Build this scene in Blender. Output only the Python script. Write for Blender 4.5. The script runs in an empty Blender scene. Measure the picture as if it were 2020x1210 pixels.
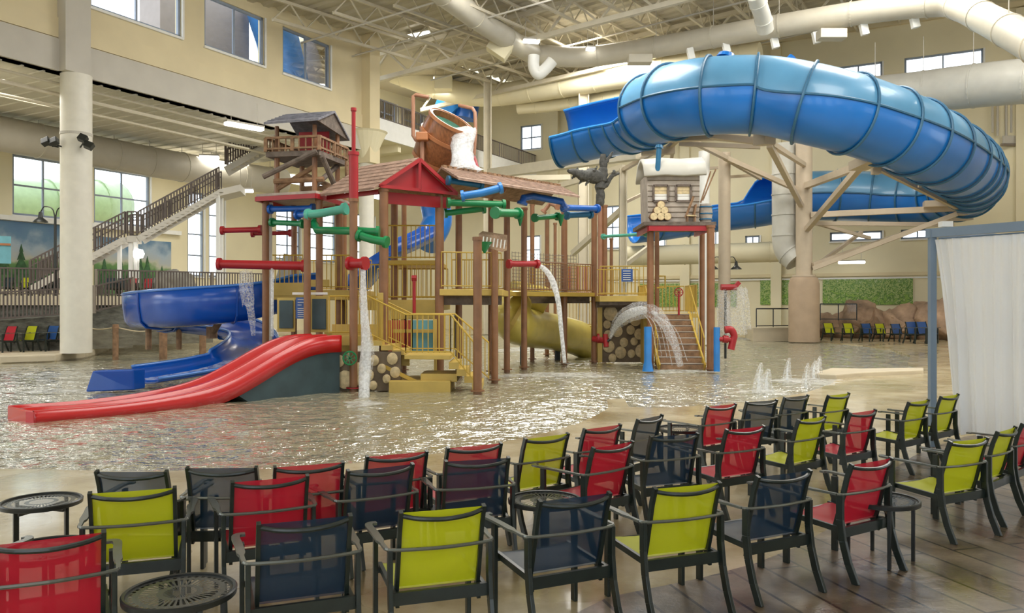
import bpy, bmesh, math, random
from mathutils import Vector, Matrix
from mathutils.geometry import delaunay_2d_cdt
random.seed(7)
PI = math.pi
C = bpy.context.scene.collection
SC = bpy.context.scene
# ---------------------------------------------------------------- camera, world, lights, exposure
F, CX, HY, HC = 1600.0, 1010.0, 600.0, 2.1          # focal length in px, principal column, horizon row, eye height
cam_data = bpy.data.cameras.new('camera'); cam = bpy.data.objects.new('camera', cam_data); C.objects.link(cam)
cam.location = (0, 0, HC); cam.rotation_euler = (PI/2, 0, 0)
cam_data.sensor_width = 36; cam_data.lens = F*36/2020; cam_data.shift_y = -5/2020
cam_data.clip_start = .1; cam_data.clip_end = 400
SC.camera = cam
W = bpy.data.worlds.new('daylight'); SC.world = W; W.use_nodes = True
bg = W.node_tree.nodes['Background']; bg.inputs[0].default_value = (.86, .93, 1, 1); bg.inputs[1].default_value = 3.6
SC.view_settings.view_transform = 'Standard'; SC.view_settings.look = 'None'
SC.view_settings.exposure = -0.06; SC.view_settings.gamma = 1; SC.view_settings.use_curve_mapping = False
SC.cycles.max_bounces = 6; SC.cycles.diffuse_bounces = 4; SC.cycles.glossy_bounces = 3
SC.cycles.transparent_max_bounces = 24; SC.cycles.transmission_bounces = 4
SC.cycles.sample_clamp_indirect = 6; SC.cycles.caustics_reflective = False; SC.cycles.caustics_refractive = False
def area(name, loc, sx, sy, power, rot=(0, 0, 0), col=(1, .97, .9)):
    l = bpy.data.lights.new(name, 'AREA'); l.shape = 'RECTANGLE'; l.size = sx; l.size_y = sy; l.energy = power; l.color = col
    o = bpy.data.objects.new(name, l); C.objects.link(o); o.location = loc; o.rotation_euler = rot
    return o
# area lights without fixtures, added to brighten the hall and the galleries
for i, (x, y, z, s, p) in enumerate([(-8, 8, 13, 6, 300), (9, 8, 13, 6, 220), (0, 19, 13, 7, 1300), (14, 20, 14, 7, 1500), (2, 34, 17.3, 7, 2400),
                         (16, 34, 19, 7, 2200), (6, 50, 17.6, 6, 2200), (26, 30, 19, 7, 2000)]):
    area('hall_fill_light', (x, y, z), s, s, p, (math.radians(28 if y in (19, 20) else 0), 0, 0))
for x, y, z in [(-20.5, 31.5, 10.3), (-17.5, 47, 10.3), (-25, 22, 10.3), (-9, 52, 11.2), (-6.4, 58, 17)]:
    area('gallery_fill_light', (x, y, z), 4, 4, 420)  # added fill under the gallery ceilings, no fixture modelled
sun = bpy.data.lights.new('sun', 'SUN'); sun.energy = .5; sun.angle = .15; sun.color = (1, .95, .86)
so = bpy.data.objects.new('sun', sun); C.objects.link(so); so.rotation_euler = (math.radians(52), 0, math.radians(25))
# ---------------------------------------------------------------- pixel helpers: a pixel and a depth give a place in the hall
def P(x, y, Y): return Vector(((x-CX)/F*Y, Y, HC-(y-HY)/F*Y))
def G(x, y, z=0.0):
    Y = (HC-z)*F/(y-HY); return Vector(((x-CX)/F*Y, Y, z))
def ZY(y, Y): return HC-(y-HY)/F*Y
# ---------------------------------------------------------------- materials
def nt(m): return m.node_tree.nodes, m.node_tree.links
def mat(name, col, rough=.5, metal=0, var=.0, vscale=3, bump=0, bscale=20, spec=.5, coat=0, emit=None, es=1, stretch=None):
    m = bpy.data.materials.new(name); m.use_nodes = True; N, L = nt(m); b = N['Principled BSDF']
    b.inputs['Base Color'].default_value = (*col, 1); b.inputs['Roughness'].default_value = rough
    b.inputs['Metallic'].default_value = metal; b.inputs['Specular IOR Level'].default_value = spec
    b.inputs['Coat Weight'].default_value = coat
    tc = N.new('ShaderNodeTexCoord'); src = tc.outputs['Object']
    if stretch:
        mp = N.new('ShaderNodeMapping'); mp.inputs['Scale'].default_value = stretch; L.new(src, mp.inputs[0]); src = mp.outputs[0]
    if var:
        n = N.new('ShaderNodeTexNoise'); n.inputs['Scale'].default_value = vscale; n.inputs['Detail'].default_value = 4
        L.new(src, n.inputs['Vector'])
        r = N.new('ShaderNodeValToRGB'); r.color_ramp.elements[0].position = .3; r.color_ramp.elements[1].position = .7
        r.color_ramp.elements[0].color = (*[c*(1-var) for c in col], 1); r.color_ramp.elements[1].color = (*[min(1, c*(1+var)) for c in col], 1)
        L.new(n.outputs['Fac'], r.inputs[0]); L.new(r.outputs[0], b.inputs['Base Color'])
    if bump:
        n = N.new('ShaderNodeTexNoise'); n.inputs['Scale'].default_value = bscale; n.inputs['Detail'].default_value = 3
        L.new(src, n.inputs['Vector'])
        bp = N.new('ShaderNodeBump'); bp.inputs['Strength'].default_value = bump; bp.inputs['Distance'].default_value = .05
        L.new(n.outputs['Fac'], bp.inputs['Height']); L.new(bp.outputs[0], b.inputs['Normal'])
    if emit:
        b.inputs['Emission Color'].default_value = (*emit, 1); b.inputs['Emission Strength'].default_value = es
    return m
def sheer(name, col, alpha, rough=.6, trans=.3, weave=0):
    m = bpy.data.materials.new(name); m.use_nodes = True; N, L = nt(m); b = N['Principled BSDF']; out = N['Material Output']
    b.inputs['Base Color'].default_value = (*col, 1); b.inputs['Roughness'].default_value = rough
    tl = N.new('ShaderNodeBsdfTranslucent'); tl.inputs[0].default_value = (*col, 1)
    mx = N.new('ShaderNodeMixShader'); mx.inputs[0].default_value = trans; L.new(b.outputs[0], mx.inputs[1]); L.new(tl.outputs[0], mx.inputs[2])
    tp = N.new('ShaderNodeBsdfTransparent'); m2 = N.new('ShaderNodeMixShader'); m2.inputs[0].default_value = alpha
    L.new(tp.outputs[0], m2.inputs[1]); L.new(mx.outputs[0], m2.inputs[2]); L.new(m2.outputs[0], out.inputs[0])
    if weave:
        tc = N.new('ShaderNodeTexCoord'); n = N.new('ShaderNodeTexNoise'); n.inputs['Scale'].default_value = weave; L.new(tc.outputs['Object'], n.inputs['Vector'])
        mr = N.new('ShaderNodeMapRange'); mr.inputs['From Min'].default_value = .3; mr.inputs['From Max'].default_value = .7
        mr.inputs['To Min'].default_value = max(0, alpha-.25); mr.inputs['To Max'].default_value = min(1, alpha+.2)
        L.new(n.outputs['Fac'], mr.inputs[0]); L.new(mr.outputs[0], m2.inputs[0])
    return m
M = {}
M['cream'] = mat('cream_wall', (.74, .64, .42), .8, var=.05, vscale=.6)
M['cream_light'] = mat('pale_cream_wall', (.80, .73, .52), .8, var=.04, vscale=.5)
M['steel_cream'] = mat('cream_steel', (.64, .58, .45), .55, var=.05, vscale=2)
M['deckroof'] = mat('roof_deck_metal', (.50, .45, .34), .6, bump=.0)
M['fascia'] = mat('grey_beige_fascia', (.56, .53, .47), .7, var=.05, vscale=1)
M['white'] = mat('white_paint', (.8, .8, .77), .5, var=.03)
M['soffit'] = mat('gallery_ceiling', (.72, .69, .60), .6, var=.05, vscale=1)
M['duct'] = mat('painted_duct', (.54, .50, .41), .45, var=.04, vscale=2)
M['ductgrey'] = mat('pale_grey_duct', (.56, .55, .50), .4, var=.05, vscale=2)
M['column'] = mat('cream_column', (.78, .75, .66), .45, var=.04, vscale=3)
M['towercol'] = mat('beige_tower_column', (.52, .43, .32), .5, var=.04)
M['towerbase'] = mat('beige_concrete_base', (.42, .31, .21), .7, var=.08, vscale=1.5, bump=.1)
M['winframe'] = mat('blue_grey_window_frame', (.28, .33, .42), .5, var=.05)
M['winwhite'] = mat('white_window_trim', (.82, .82, .80), .5, var=.03)
M['rail'] = mat('brown_rail', (.11, .085, .075), .5, var=.1)
M['railpost'] = mat('taupe_rail_post', (.25, .21, .17), .6, var=.1)
M['red'] = mat('red_paint', (.36, .012, .018), .4, var=.06)
M['slidered'] = mat('red_fibreglass', (.56, .010, .012), .28, coat=.2, var=.05, vscale=1)
M['slideblue'] = mat('royal_blue_fibreglass', (.003, .075, .42), .25, coat=.15, var=.08, vscale=1)
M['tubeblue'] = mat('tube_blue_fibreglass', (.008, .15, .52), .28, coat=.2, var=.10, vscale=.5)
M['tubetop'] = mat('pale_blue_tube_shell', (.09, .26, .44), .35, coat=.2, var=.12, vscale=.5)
M['tubeflange'] = mat('dark_blue_flange', (.03, .12, .22), .4, var=.1)
M['darkpanel'] = mat('dark_slate_panel', (.035, .065, .075), .5, var=.25, vscale=2)
M['brown'] = mat('brown_post', (.25, .115, .05), .4, var=.15, vscale=3)
M['brown2'] = mat('copper_pipe', (.36, .18, .11), .35, var=.1)
M['yellow'] = mat('mustard_paint', (.52, .35, .05), .45, var=.08)
M['yellow2'] = mat('pale_mustard_panel', (.56, .40, .10), .5, var=.08)
M['green'] = mat('green_pipe', (.008, .21, .07), .3, var=.1)
M['teal'] = mat('teal_pipe', (.10, .42, .32), .3, var=.1)
M['bluepipe'] = mat('blue_pipe', (.015, .12, .50), .3, var=.1)
M['skyblue'] = mat('sky_blue_pipe', (.03, .22, .62), .3, var=.1)
M['deepblue'] = mat('petrol_blue_pipe', (.01, .12, .25), .35, var=.1)
M['shingle'] = mat('brown_shingles', (.30, .20, .15), .8, var=.3, vscale=6, bump=.3)
M['shinglegrey'] = mat('grey_shingles', (.16, .16, .19), .7, var=.3, vscale=6, bump=.3)
M['logwood'] = mat('carved_log', (.26, .15, .08), .7, var=.35, vscale=5, bump=.3)
M['greywood'] = mat('weathered_board', (.40, .35, .30), .75, var=.2, vscale=3, bump=.2)
M['barkgrey'] = mat('grey_bark', (.085, .085, .08), .8, var=.4, vscale=8, bump=.5)
M['cutwood'] = mat('cut_log_end', (.60, .48, .28), .7, var=.2, vscale=10)
M['mortar'] = mat('dark_mortar', (.16, .12, .08), .8, var=.3)
M['barrel'] = mat('barrel_stave', (.25, .095, .035), .35, var=.3, vscale=3, coat=.2, stretch=(6, 6, 1))
M['hoop'] = mat('barrel_hoop', (.42, .17, .07), .4, var=.1)
M['bowl'] = mat('green_bucket_liner', (.08, .24, .17), .9, var=.2)
M['darkwood'] = mat('dark_weathered_wood', (.14, .11, .09), .8, var=.35, vscale=5, bump=.3)
M['black'] = mat('black_metal', (.02, .023, .022), .35, var=.1)
M['frame'] = mat('charcoal_chair_frame', (.018, .026, .022), .3, var=.15, vscale=10)
M['armc'] = mat('silver_grey_arm', (.16, .17, .15), .25, metal=.4, var=.1)
M['fabgreen'] = sheer('lime_mesh', (.58, .62, .012), .93, .55, .25)
M['fabred'] = sheer('red_mesh', (.58, .012, .035), .88, .55, .25)
M['fabnavy'] = sheer('navy_mesh', (.010, .034, .068), .84, .45, .15)
M['curtain'] = sheer('white_sheer_curtain', (.90, .92, .94), .88, .9, .22)
M['curtframe'] = mat('slate_blue_frame', (.17, .24, .33), .4, var=.05)
M['fall'] = sheer('falling_water', (.93, .96, .99), .60, .2, .4, weave=16)
M['spray'] = sheer('water_spray', (.95, .97, 1), .22, .3, .4, weave=22)
M['foam'] = sheer('white_foam', (.95, .97, .98), .38, .4, .3, weave=5)
M['lamp'] = mat('lamp_tube', (.9, .9, .9), .4, emit=(1, .98, .93), es=6)
M['rock'] = mat('brown_rockwork', (.40, .27, .18), .85, var=.5, vscale=1.1, bump=1, bscale=6)
M['rockgrey'] = mat('grey_rockwork', (.26, .25, .22), .85, var=.35, vscale=1.5, bump=.6, bscale=3)
M['stonewall'] = mat('stacked_stone', (.13, .13, .11), .85, var=.5, vscale=3, bump=.6, bscale=5, stretch=(1, 1, 2.5))
M['net'] = sheer('rope_net', (.42, .36, .24), .30, .8, .2, weave=60)
M['rope'] = mat('rope', (.6, .5, .33), .8, var=.1)
M['signblue'] = mat('blue_sign', (.03, .10, .35), .4, var=.05)
M['signwhite'] = mat('white_sign_print', (.75, .75, .72), .5, var=.05)
M['yellowtube'] = mat('yellow_slide', (.62, .50, .10), .3, var=.08, coat=.3)
M['glassgreen'] = mat('pale_green_outdoor_slide', (.24, .33, .17), .35, var=.08)
M['sky1'] = mat('light_blue_panel', (.16, .42, .50), .5, var=.1)
M['redpanel'] = mat('red_panel', (.48, .08, .05), .5, var=.1)
# glass: thin pane
def glassmat(name, tint=(.96, .98, 1)):
    m = bpy.data.materials.new(name); m.use_nodes = True; N, L = nt(m); out = N['Material Output']; N.remove(N['Principled BSDF'])
    tp = N.new('ShaderNodeBsdfTransparent'); tp.inputs[0].default_value = (*tint, 1)
    gl = N.new('ShaderNodeBsdfGlossy'); gl.inputs['Roughness'].default_value = .02
    mx = N.new('ShaderNodeMixShader'); fr = N.new('ShaderNodeFresnel'); fr.inputs[0].default_value = 1.3
    L.new(fr.outputs[0], mx.inputs[0]); L.new(tp.outputs[0], mx.inputs[1]); L.new(gl.outputs[0], mx.inputs[2]); L.new(mx.outputs[0], out.inputs[0])
    return m
M['glass'] = glassmat('window_glass')
def watermat():
    m = bpy.data.materials.new('pool_water'); m.use_nodes = True; N, L = nt(m); out = N['Material Output']; b = N['Principled BSDF']
    b.inputs['Base Color'].default_value = (.50, .47, .32, 1); b.inputs['Roughness'].default_value = .05; b.inputs['IOR'].default_value = 1.5
    tc = N.new('ShaderNodeTexCoord')
    def noise(scale, st, detail=3, dist=0):
        mp = N.new('ShaderNodeMapping'); mp.inputs['Scale'].default_value = st; mp.inputs['Rotation'].default_value = (0, 0, .25); L.new(tc.outputs['Object'], mp.inputs[0])
        n = N.new('ShaderNodeTexNoise'); n.inputs['Scale'].default_value = scale; n.inputs['Detail'].default_value = detail
        n.inputs['Distortion'].default_value = dist; L.new(mp.outputs[0], n.inputs['Vector']); return n
    n1 = noise(2.2, (.8, 1, 1), 4, .6); n2 = noise(7, (.8, 1, 1), 3, .3)
    ad = N.new('ShaderNodeMath'); ad.operation = 'MULTIPLY_ADD'; ad.inputs[1].default_value = .5
    L.new(n2.outputs['Fac'], ad.inputs[0]); L.new(n1.outputs['Fac'], ad.inputs[2])
    bp = N.new('ShaderNodeBump'); bp.inputs['Strength'].default_value = 1; bp.inputs['Distance'].default_value = .12; L.new(ad.outputs[0], bp.inputs['Height'])
    L.new(bp.outputs[0], b.inputs['Normal'])
    tp = N.new('ShaderNodeBsdfTransparent'); tp.inputs[0].default_value = (.80, .82, .66, 1)
    gl = N.new('ShaderNodeBsdfGlossy'); gl.inputs['Roughness'].default_value = .05; L.new(bp.outputs[0], gl.inputs['Normal'])
    fr = N.new('ShaderNodeFresnel'); fr.inputs[0].default_value = 1.6; L.new(bp.outputs[0], fr.inputs['Normal'])
    mx = N.new('ShaderNodeMixShader'); L.new(fr.outputs[0], mx.inputs[0]); L.new(tp.outputs[0], mx.inputs[1]); L.new(gl.outputs[0], mx.inputs[2])
    m2 = N.new('ShaderNodeMixShader'); m2.inputs[0].default_value = .45; L.new(mx.outputs[0], m2.inputs[1]); L.new(b.outputs[0], m2.inputs[2])
    L.new(m2.outputs[0], out.inputs[0])
    return m
M['water'] = watermat()
def deckmat(name, c1, c2, c3, rough=.42, planks=False):
    m = bpy.data.materials.new(name); m.use_nodes = True; N, L = nt(m); b = N['Principled BSDF']
    tc = N.new('ShaderNodeTexCoord'); src = tc.outputs['Object']
    mp = N.new('ShaderNodeMapping'); mp.inputs['Rotation'].default_value = (0, 0, -.35); L.new(src, mp.inputs[0])
    n = N.new('ShaderNodeTexNoise'); n.inputs['Scale'].default_value = 2.2 if planks else 1.3; n.inputs['Detail'].default_value = 8; n.inputs['Roughness'].default_value = .68; L.new(mp.outputs[0], n.inputs['Vector'])
    r = N.new('ShaderNodeValToRGB'); e = r.color_ramp.elements; e[0].position = .32; e[1].position = .7; e[0].color = (*c1, 1); e[1].color = (*c3, 1)
    k = e.new(.5); k.color = (*c2, 1); L.new(n.outputs['Fac'], r.inputs[0])
    col = r.outputs[0]; hgt = n.outputs['Fac']
    if planks:
        mp2 = N.new('ShaderNodeMapping'); mp2.inputs['Rotation'].default_value = (0, 0, PI/2-.28); L.new(src, mp2.inputs[0])
        br = N.new('ShaderNodeTexBrick'); br.inputs['Scale'].default_value = 1; br.inputs['Brick Width'].default_value = 2.4; br.inputs['Row Height'].default_value = .3
        br.inputs['Mortar Size'].default_value = .014; br.inputs['Color1'].default_value = (.75, .75, .75, 1); br.inputs['Color2'].default_value = (1.1, 1.1, 1.1, 1); br.inputs['Mortar'].default_value = (.14, .12, .1, 1)
        L.new(mp2.outputs[0], br.inputs['Vector'])
        mm = N.new('ShaderNodeMix'); mm.data_type = 'RGBA'; mm.blend_type = 'MULTIPLY'; mm.inputs[0].default_value = 1
        L.new(col, mm.inputs[6]); L.new(br.outputs['Color'], mm.inputs[7]); col = mm.outputs[2]
    L.new(col, b.inputs['Base Color']); b.inputs['Coat Weight'].default_value = .35 if planks else .6; b.inputs['Coat Roughness'].default_value = .12
    n3 = N.new('ShaderNodeTexNoise'); n3.inputs['Scale'].default_value = .7; n3.inputs['Detail'].default_value = 3; L.new(src, n3.inputs['Vector'])
    mr = N.new('ShaderNodeMapRange'); mr.inputs['From Min'].default_value = .35; mr.inputs['From Max'].default_value = .65; mr.inputs['To Min'].default_value = rough-.18; mr.inputs['To Max'].default_value = rough+.2
    L.new(n3.outputs['Fac'], mr.inputs[0]); L.new(mr.outputs[0], b.inputs['Roughness'])
    bp = N.new('ShaderNodeBump'); bp.inputs['Strength'].default_value = .35; bp.inputs['Distance'].default_value = .03; L.new(hgt, bp.inputs['Height']); L.new(bp.outputs[0], b.inputs['Normal'])
    return m
M['deck'] = deckmat('tan_stamped_concrete', (.32, .245, .12), (.44, .36, .205), (.57, .50, .34), .32)
M['plank'] = deckmat('brown_plank_concrete', (.085, .058, .034), (.15, .108, .068), (.27, .21, .145), .34, True)
M['poolfloor'] = mat('pool_floor', (.74, .70, .52), .7, var=.08, vscale=.5)
def muralmat(name, bands, scale=1.2, zspan=(4, 7)):
    m = bpy.data.materials.new(name); m.use_nodes = True; N, L = nt(m); b = N['Principled BSDF']; b.inputs['Roughness'].default_value = .7
    tc = N.new('ShaderNodeTexCoord'); sp = N.new('ShaderNodeSeparateXYZ'); L.new(tc.outputs['Object'], sp.inputs[0])
    n = N.new('ShaderNodeTexNoise'); n.inputs['Scale'].default_value = scale; n.inputs['Detail'].default_value = 6; L.new(tc.outputs['Object'], n.inputs['Vector'])
    mr = N.new('ShaderNodeMapRange'); mr.inputs['From Min'].default_value = zspan[0]; mr.inputs['From Max'].default_value = zspan[1]; L.new(sp.outputs['Z'], mr.inputs[0])
    ma = N.new('ShaderNodeMath'); ma.operation = 'MULTIPLY_ADD'; ma.inputs[1].default_value = .9; L.new(n.outputs['Fac'], ma.inputs[0])
    sb = N.new('ShaderNodeMath'); sb.operation = 'SUBTRACT'; sb.inputs[1].default_value = .45; L.new(mr.outputs[0], sb.inputs[0]); L.new(sb.outputs[0], ma.inputs[2])
    r = N.new('ShaderNodeValToRGB'); e = r.color_ramp.elements; e[0].color = (*bands[0][1], 1); e[0].position = bands[0][0]; e[1].color = (*bands[-1][1], 1); e[1].position = bands[-1][0]
    for p, c in bands[1:-1]: k = e.new(p); k.color = (*c, 1)
    L.new(ma.outputs[0], r.inputs[0]); L.new(r.outputs[0], b.inputs['Base Color'])
    return m
# ---------------------------------------------------------------- mesh builder
class MB:
    def __init__(s): s.v = []; s.f = []
    def add(s, vs, fs):
        o = len(s.v); s.v += [Vector(v) for v in vs]; s.f += [tuple(i+o for i in f) for f in fs]; return s
    def hexa(s, p):                     # p: 8 points, bottom loop then top loop
        return s.add(p, [(3, 2, 1, 0), (4, 5, 6, 7), (0, 1, 5, 4), (1, 2, 6, 5), (2, 3, 7, 6), (3, 0, 4, 7)])
    def box(s, c, d, rz=0, rx=0, ry=0):
        R = Matrix.Rotation(rz, 3, 'Z') @ Matrix.Rotation(ry, 3, 'Y') @ Matrix.Rotation(rx, 3, 'X'); c = Vector(c); x, y, z = d[0]/2, d[1]/2, d[2]/2
        return s.hexa([c+R@Vector(q) for q in [(-x, -y, -z), (x, -y, -z), (x, y, -z), (-x, y, -z), (-x, -y, z), (x, -y, z), (x, y, z), (-x, y, z)]])
    def beam(s, a, b, w, h, up=(0, 0, 1)):   # rectangular bar from a to b, w across, h along up
        a, b = Vector(a), Vector(b); d = (b-a).normalized(); u = Vector(up); sd = d.cross(u)
        if sd.length < 1e-4: sd = d.cross(Vector((1, 0, 0)))
        sd.normalize(); u = sd.cross(d).normalized(); q = [(-w/2, -h/2), (w/2, -h/2), (w/2, h/2), (-w/2, h/2)]
        return s.add([a+sd*i+u*j for i, j in q]+[b+sd*i+u*j for i, j in q], [(3, 2, 1, 0), (4, 5, 6, 7), (0, 1, 5, 4), (1, 2, 6, 5), (2, 3, 7, 6), (3, 0, 4, 7)])
    def tube(s, pts, r, n=10, cap=True, closed=False):
        pts = [Vector(p) for p in pts]; m = len(pts); rr = r if isinstance(r, (list, tuple)) else [r]*m
        rings = []; prev = None
        for i, p in enumerate(pts):
            if closed: d = (pts[(i+1) % m]-pts[i-1]).normalized()
            else: d = (pts[min(i+1, m-1)]-pts[max(i-1, 0)]).normalized()
            if prev is None:
                a = Vector((0, 0, 1)) if abs(d.z) < .9 else Vector((1, 0, 0)); u = d.cross(a).normalized()
            else:
                u = prev-d*prev.dot(d)
                if u.length < 1e-5: u = d.orthogonal()
                u.normalize()
            prev = u; w = d.cross(u)
            rings.append([p+u*(rr[i]*math.cos(2*PI*k/n))+w*(rr[i]*math.sin(2*PI*k/n)) for k in range(n)])
        o = len(s.v)
        for R in rings: s.v += R
        for i in range(m if closed else m-1):
            j = (i+1) % m
            for k in range(n): s.f.append((o+i*n+k, o+i*n+(k+1) % n, o+j*n+(k+1) % n, o+j*n+k))
        if cap and not closed: s.f.append(tuple(o+k for k in range(n))[::-1]); s.f.append(tuple(o+(m-1)*n+k for k in range(n)))
        return s
    def lathe(s, prof, c=(0, 0, 0), n=24, axis=None):
        c = Vector(c); R = axis if axis else Matrix.Identity(3); o = len(s.v); m = len(prof)
        for r, z in prof:
            for k in range(n): s.v.append(c+R@Vector((r*math.cos(2*PI*k/n), r*math.sin(2*PI*k/n), z)))
        for i in range(m-1):
            for k in range(n): s.f.append((o+i*n+k, o+i*n+(k+1) % n, o+(i+1)*n+(k+1) % n, o+(i+1)*n+k))
        if prof[0] == prof[-1]: return s
        if prof[0][0] > 1e-4: s.f.append(tuple(o+k for k in range(n))[::-1])
        if prof[-1][0] > 1e-4: s.f.append(tuple(o+(m-1)*n+k for k in range(n)))
        return s
    def grid(s, rows):                   # rows of equal length -> quad sheet
        o = len(s.v); n = len(rows[0])
        for r in rows: s.v += [Vector(p) for p in r]
        for i in range(len(rows)-1):
            for j in range(n-1): s.f.append((o+i*n+j, o+i*n+j+1, o+(i+1)*n+j+1, o+(i+1)*n+j))
        return s
    def prism(s, pts, d):                # polygon extruded by vector d
        pts = [Vector(p) for p in pts]; d = Vector(d); n = len(pts)
        return s.add(pts+[p+d for p in pts], [tuple(range(n))[::-1], tuple(range(n, 2*n))]+[(i, (i+1) % n, n+(i+1) % n, n+i) for i in range(n)])
    def build(s, name, m, parent=None, smooth=False, bevel=0, solid=0):
        me = bpy.data.meshes.new(name); off = OFF.get(parent.name, Vector()) if parent else Vector()
        own = Vector()
        if parent is None and s.v:
            lo = Vector([min(v[i] for v in s.v) for i in range(3)]); hi = Vector([max(v[i] for v in s.v) for i in range(3)])
            own = Vector(((lo.x+hi.x)/2, (lo.y+hi.y)/2, lo.z))
        me.from_pydata([tuple(v-off-own) for v in s.v], [], s.f)
        bm = bmesh.new(); bm.from_mesh(me); bmesh.ops.remove_doubles(bm, verts=bm.verts, dist=1e-5); bmesh.ops.recalc_face_normals(bm, faces=bm.faces); bm.to_mesh(me); bm.free()
        me.materials.append(M[m] if isinstance(m, str) else m)
        o = bpy.data.objects.new(name, me); C.objects.link(o); o.location = own
        OFF[o.name] = off if parent else own
        if smooth:
            for p in me.polygons: p.use_smooth = True
            if smooth == 'auto':
                me.set_sharp_from_angle(angle=math.radians(40))
        if bevel:
            b = o.modifiers.new('b', 'BEVEL'); b.width = bevel; b.segments = 2; b.limit_method = 'ANGLE'
        if solid:
            b = o.modifiers.new('s', 'SOLIDIFY'); b.thickness = solid; b.offset = 0
        if parent: o.parent = parent
        return o
OFF = {}
def thing(name, label, cat, loc=(0, 0, 0), group=None, rz=0):
    o = bpy.data.objects.new(name, None); o.empty_display_size = .2; C.objects.link(o); o.location = loc; o.rotation_euler = (0, 0, rz)
    o['label'] = label; o['category'] = cat
    if group: o['group'] = group
    OFF[o.name] = Vector(loc)
    return o
def tag(o, label, cat, group=None, kind=None):
    o['label'] = label; o['category'] = cat
    if group: o['group'] = group
    if kind: o['kind'] = kind
    return o
def struct(o): o['kind'] = 'structure'; return o
def catmull(pts, k=6):
    pts = [Vector(p) for p in pts]; q = [pts[0]*2-pts[1]]+pts+[pts[-1]*2-pts[-2]]; out = []
    for i in range(1, len(q)-2):
        a, b, c, d = q[i-1:i+3]
        for j in range(k):
            t = j/k; out.append(.5*((2*b)+(c-a)*t+(2*a-5*b+4*c-d)*t*t+(3*b-3*c+d-a)*t**3))
    out.append(pts[-1]); return out
# hall axes: U runs along the left wall away from the camera, V runs along the back wall to the right
U = Vector((.477, .879, 0)); V = Vector((.879, -.477, 0)); A0 = Vector((-16.6, 31, 0))
B0 = Vector((20.28, 55, 0))
def LW(t, z=0, off=0): return A0+U*t-V*off+Vector((0, 0, z))       # off = metres to the left of the left wall plane
def BW(s, z=0, off=0): return B0+V*s-U*off+Vector((0, 0, z))       # off = metres in front of the back wall
def roofz(x, y): return 17.4+.115*(x+7)+.05*(y-44.6)
# ================================================================ THE SETTING: floor, pool, walls, roof
def poly_sheet(name, outline, holes, z, m, parent=None):
    pts = []; edges = []; 
    for lp in [outline]+holes:
        o = len(pts); pts += [Vector((p[0], p[1])) for p in lp]; edges += [(o+i, o+(i+1) % len(lp)) for i in range(len(lp))]
    vs, es, fs, *_ = delaunay_2d_cdt(pts, edges, [], 1 if not holes else 0, 1e-4)
    def inside(q, lp):
        c = False; n = len(lp); j = n-1
        for i in range(n):
            a, b = lp[i], lp[j]
            if (a[1] > q[1]) != (b[1] > q[1]) and q[0] < (b[0]-a[0])*(q[1]-a[1])/(b[1]-a[1])+a[0]: c = not c
            j = i
        return c
    keep = []
    for f in fs:
        q = sum((vs[i] for i in f), Vector((0, 0)))/len(f)
        if inside(q, outline) and not any(inside(q, h) for h in holes): keep.append(f)
    mb = MB(); mb.add([(v.x, v.y, z) for v in vs], keep); return mb.build(name, m, parent)
pool_px = [(-500, 925), (0, 925), (250, 930), (460, 928), (600, 922), (700, 914), (800, 904), (900, 890), (1000, 871), (1080, 853), (1140, 836), (1180, 818),
           (1200, 805), (1197, 788), (1232, 787), (1240, 803), (1300, 805), (1400, 800), (1500, 790), (1590, 775), (1640, 757), (1655, 745), (1628, 736),
           (1700, 735), (1822, 733), (1790, 715), (1797, 702), (1760, 690), (1700, 681), (1600, 673), (1500, 668), (1430, 665), (1300, 661), (1000, 660), (600, 660),
           (330, 664), (270, 668), (235, 676), (215, 690), (175, 704), (110, 712), (0, 716), (-500, 716)]
pool = [G(x, y) for x, y in pool_px]
outer = [(-70, -6), (60, -6), (60, 80), (-70, 80)]
struct(poly_sheet('floor', outer, [pool], 0, 'deck'))
mb = MB(); mb.add([(-70, -6, -.35), (60, -6, -.35), (60, 80, -.35), (-70, 80, -.35)], [(0, 1, 2, 3)]); struct(mb.build('floor_pool_basin', 'poolfloor'))
mb = MB(); n = len(pool)
for i in range(n):
    a, b = pool[i], pool[(i+1) % n]; mb.add([a, b, (b.x, b.y, -.35), (a.x, a.y, -.35)], [(0, 1, 2, 3)])
struct(mb.build('trim_pool_edge', 'deck'))
from mathutils import noise as NZ
def wave(x, y):
    c, s = math.cos(.3), math.sin(.3); a, b = x*c+y*s, -x*s+y*c
    h = NZ.noise(Vector((a*1.1, b*1.7, 0)))*1.2+NZ.noise(Vector((a*2.6, b*3.4, 5)))*.8+NZ.noise(Vector((a*5.5, b*6.5, 9)))*.38
    return -.055+.026*max(-1.6, min(1.6, h))
mb = MB()
def wgrid(x0, x1, y0, y1, st):
    nx, ny = int((x1-x0)/st), int((y1-y0)/st); mb.grid([[Vector((x0+(x1-x0)*i/nx, y0+(y1-y0)*j/ny, wave(x0+(x1-x0)*i/nx, y0+(y1-y0)*j/ny))) for i in range(nx+1)] for j in range(ny+1)])
wgrid(-13, 9, 8.5, 22, .075); wgrid(-22, -13, 8.5, 22, .2); wgrid(9, 16, 8.5, 22, .2); wgrid(-32, 28, 22, 60, .22)
w = mb.build('pool_water', 'water', smooth=True); tag(w, 'shallow rippled greenish water of the play pool', 'water', kind='structure')
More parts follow.
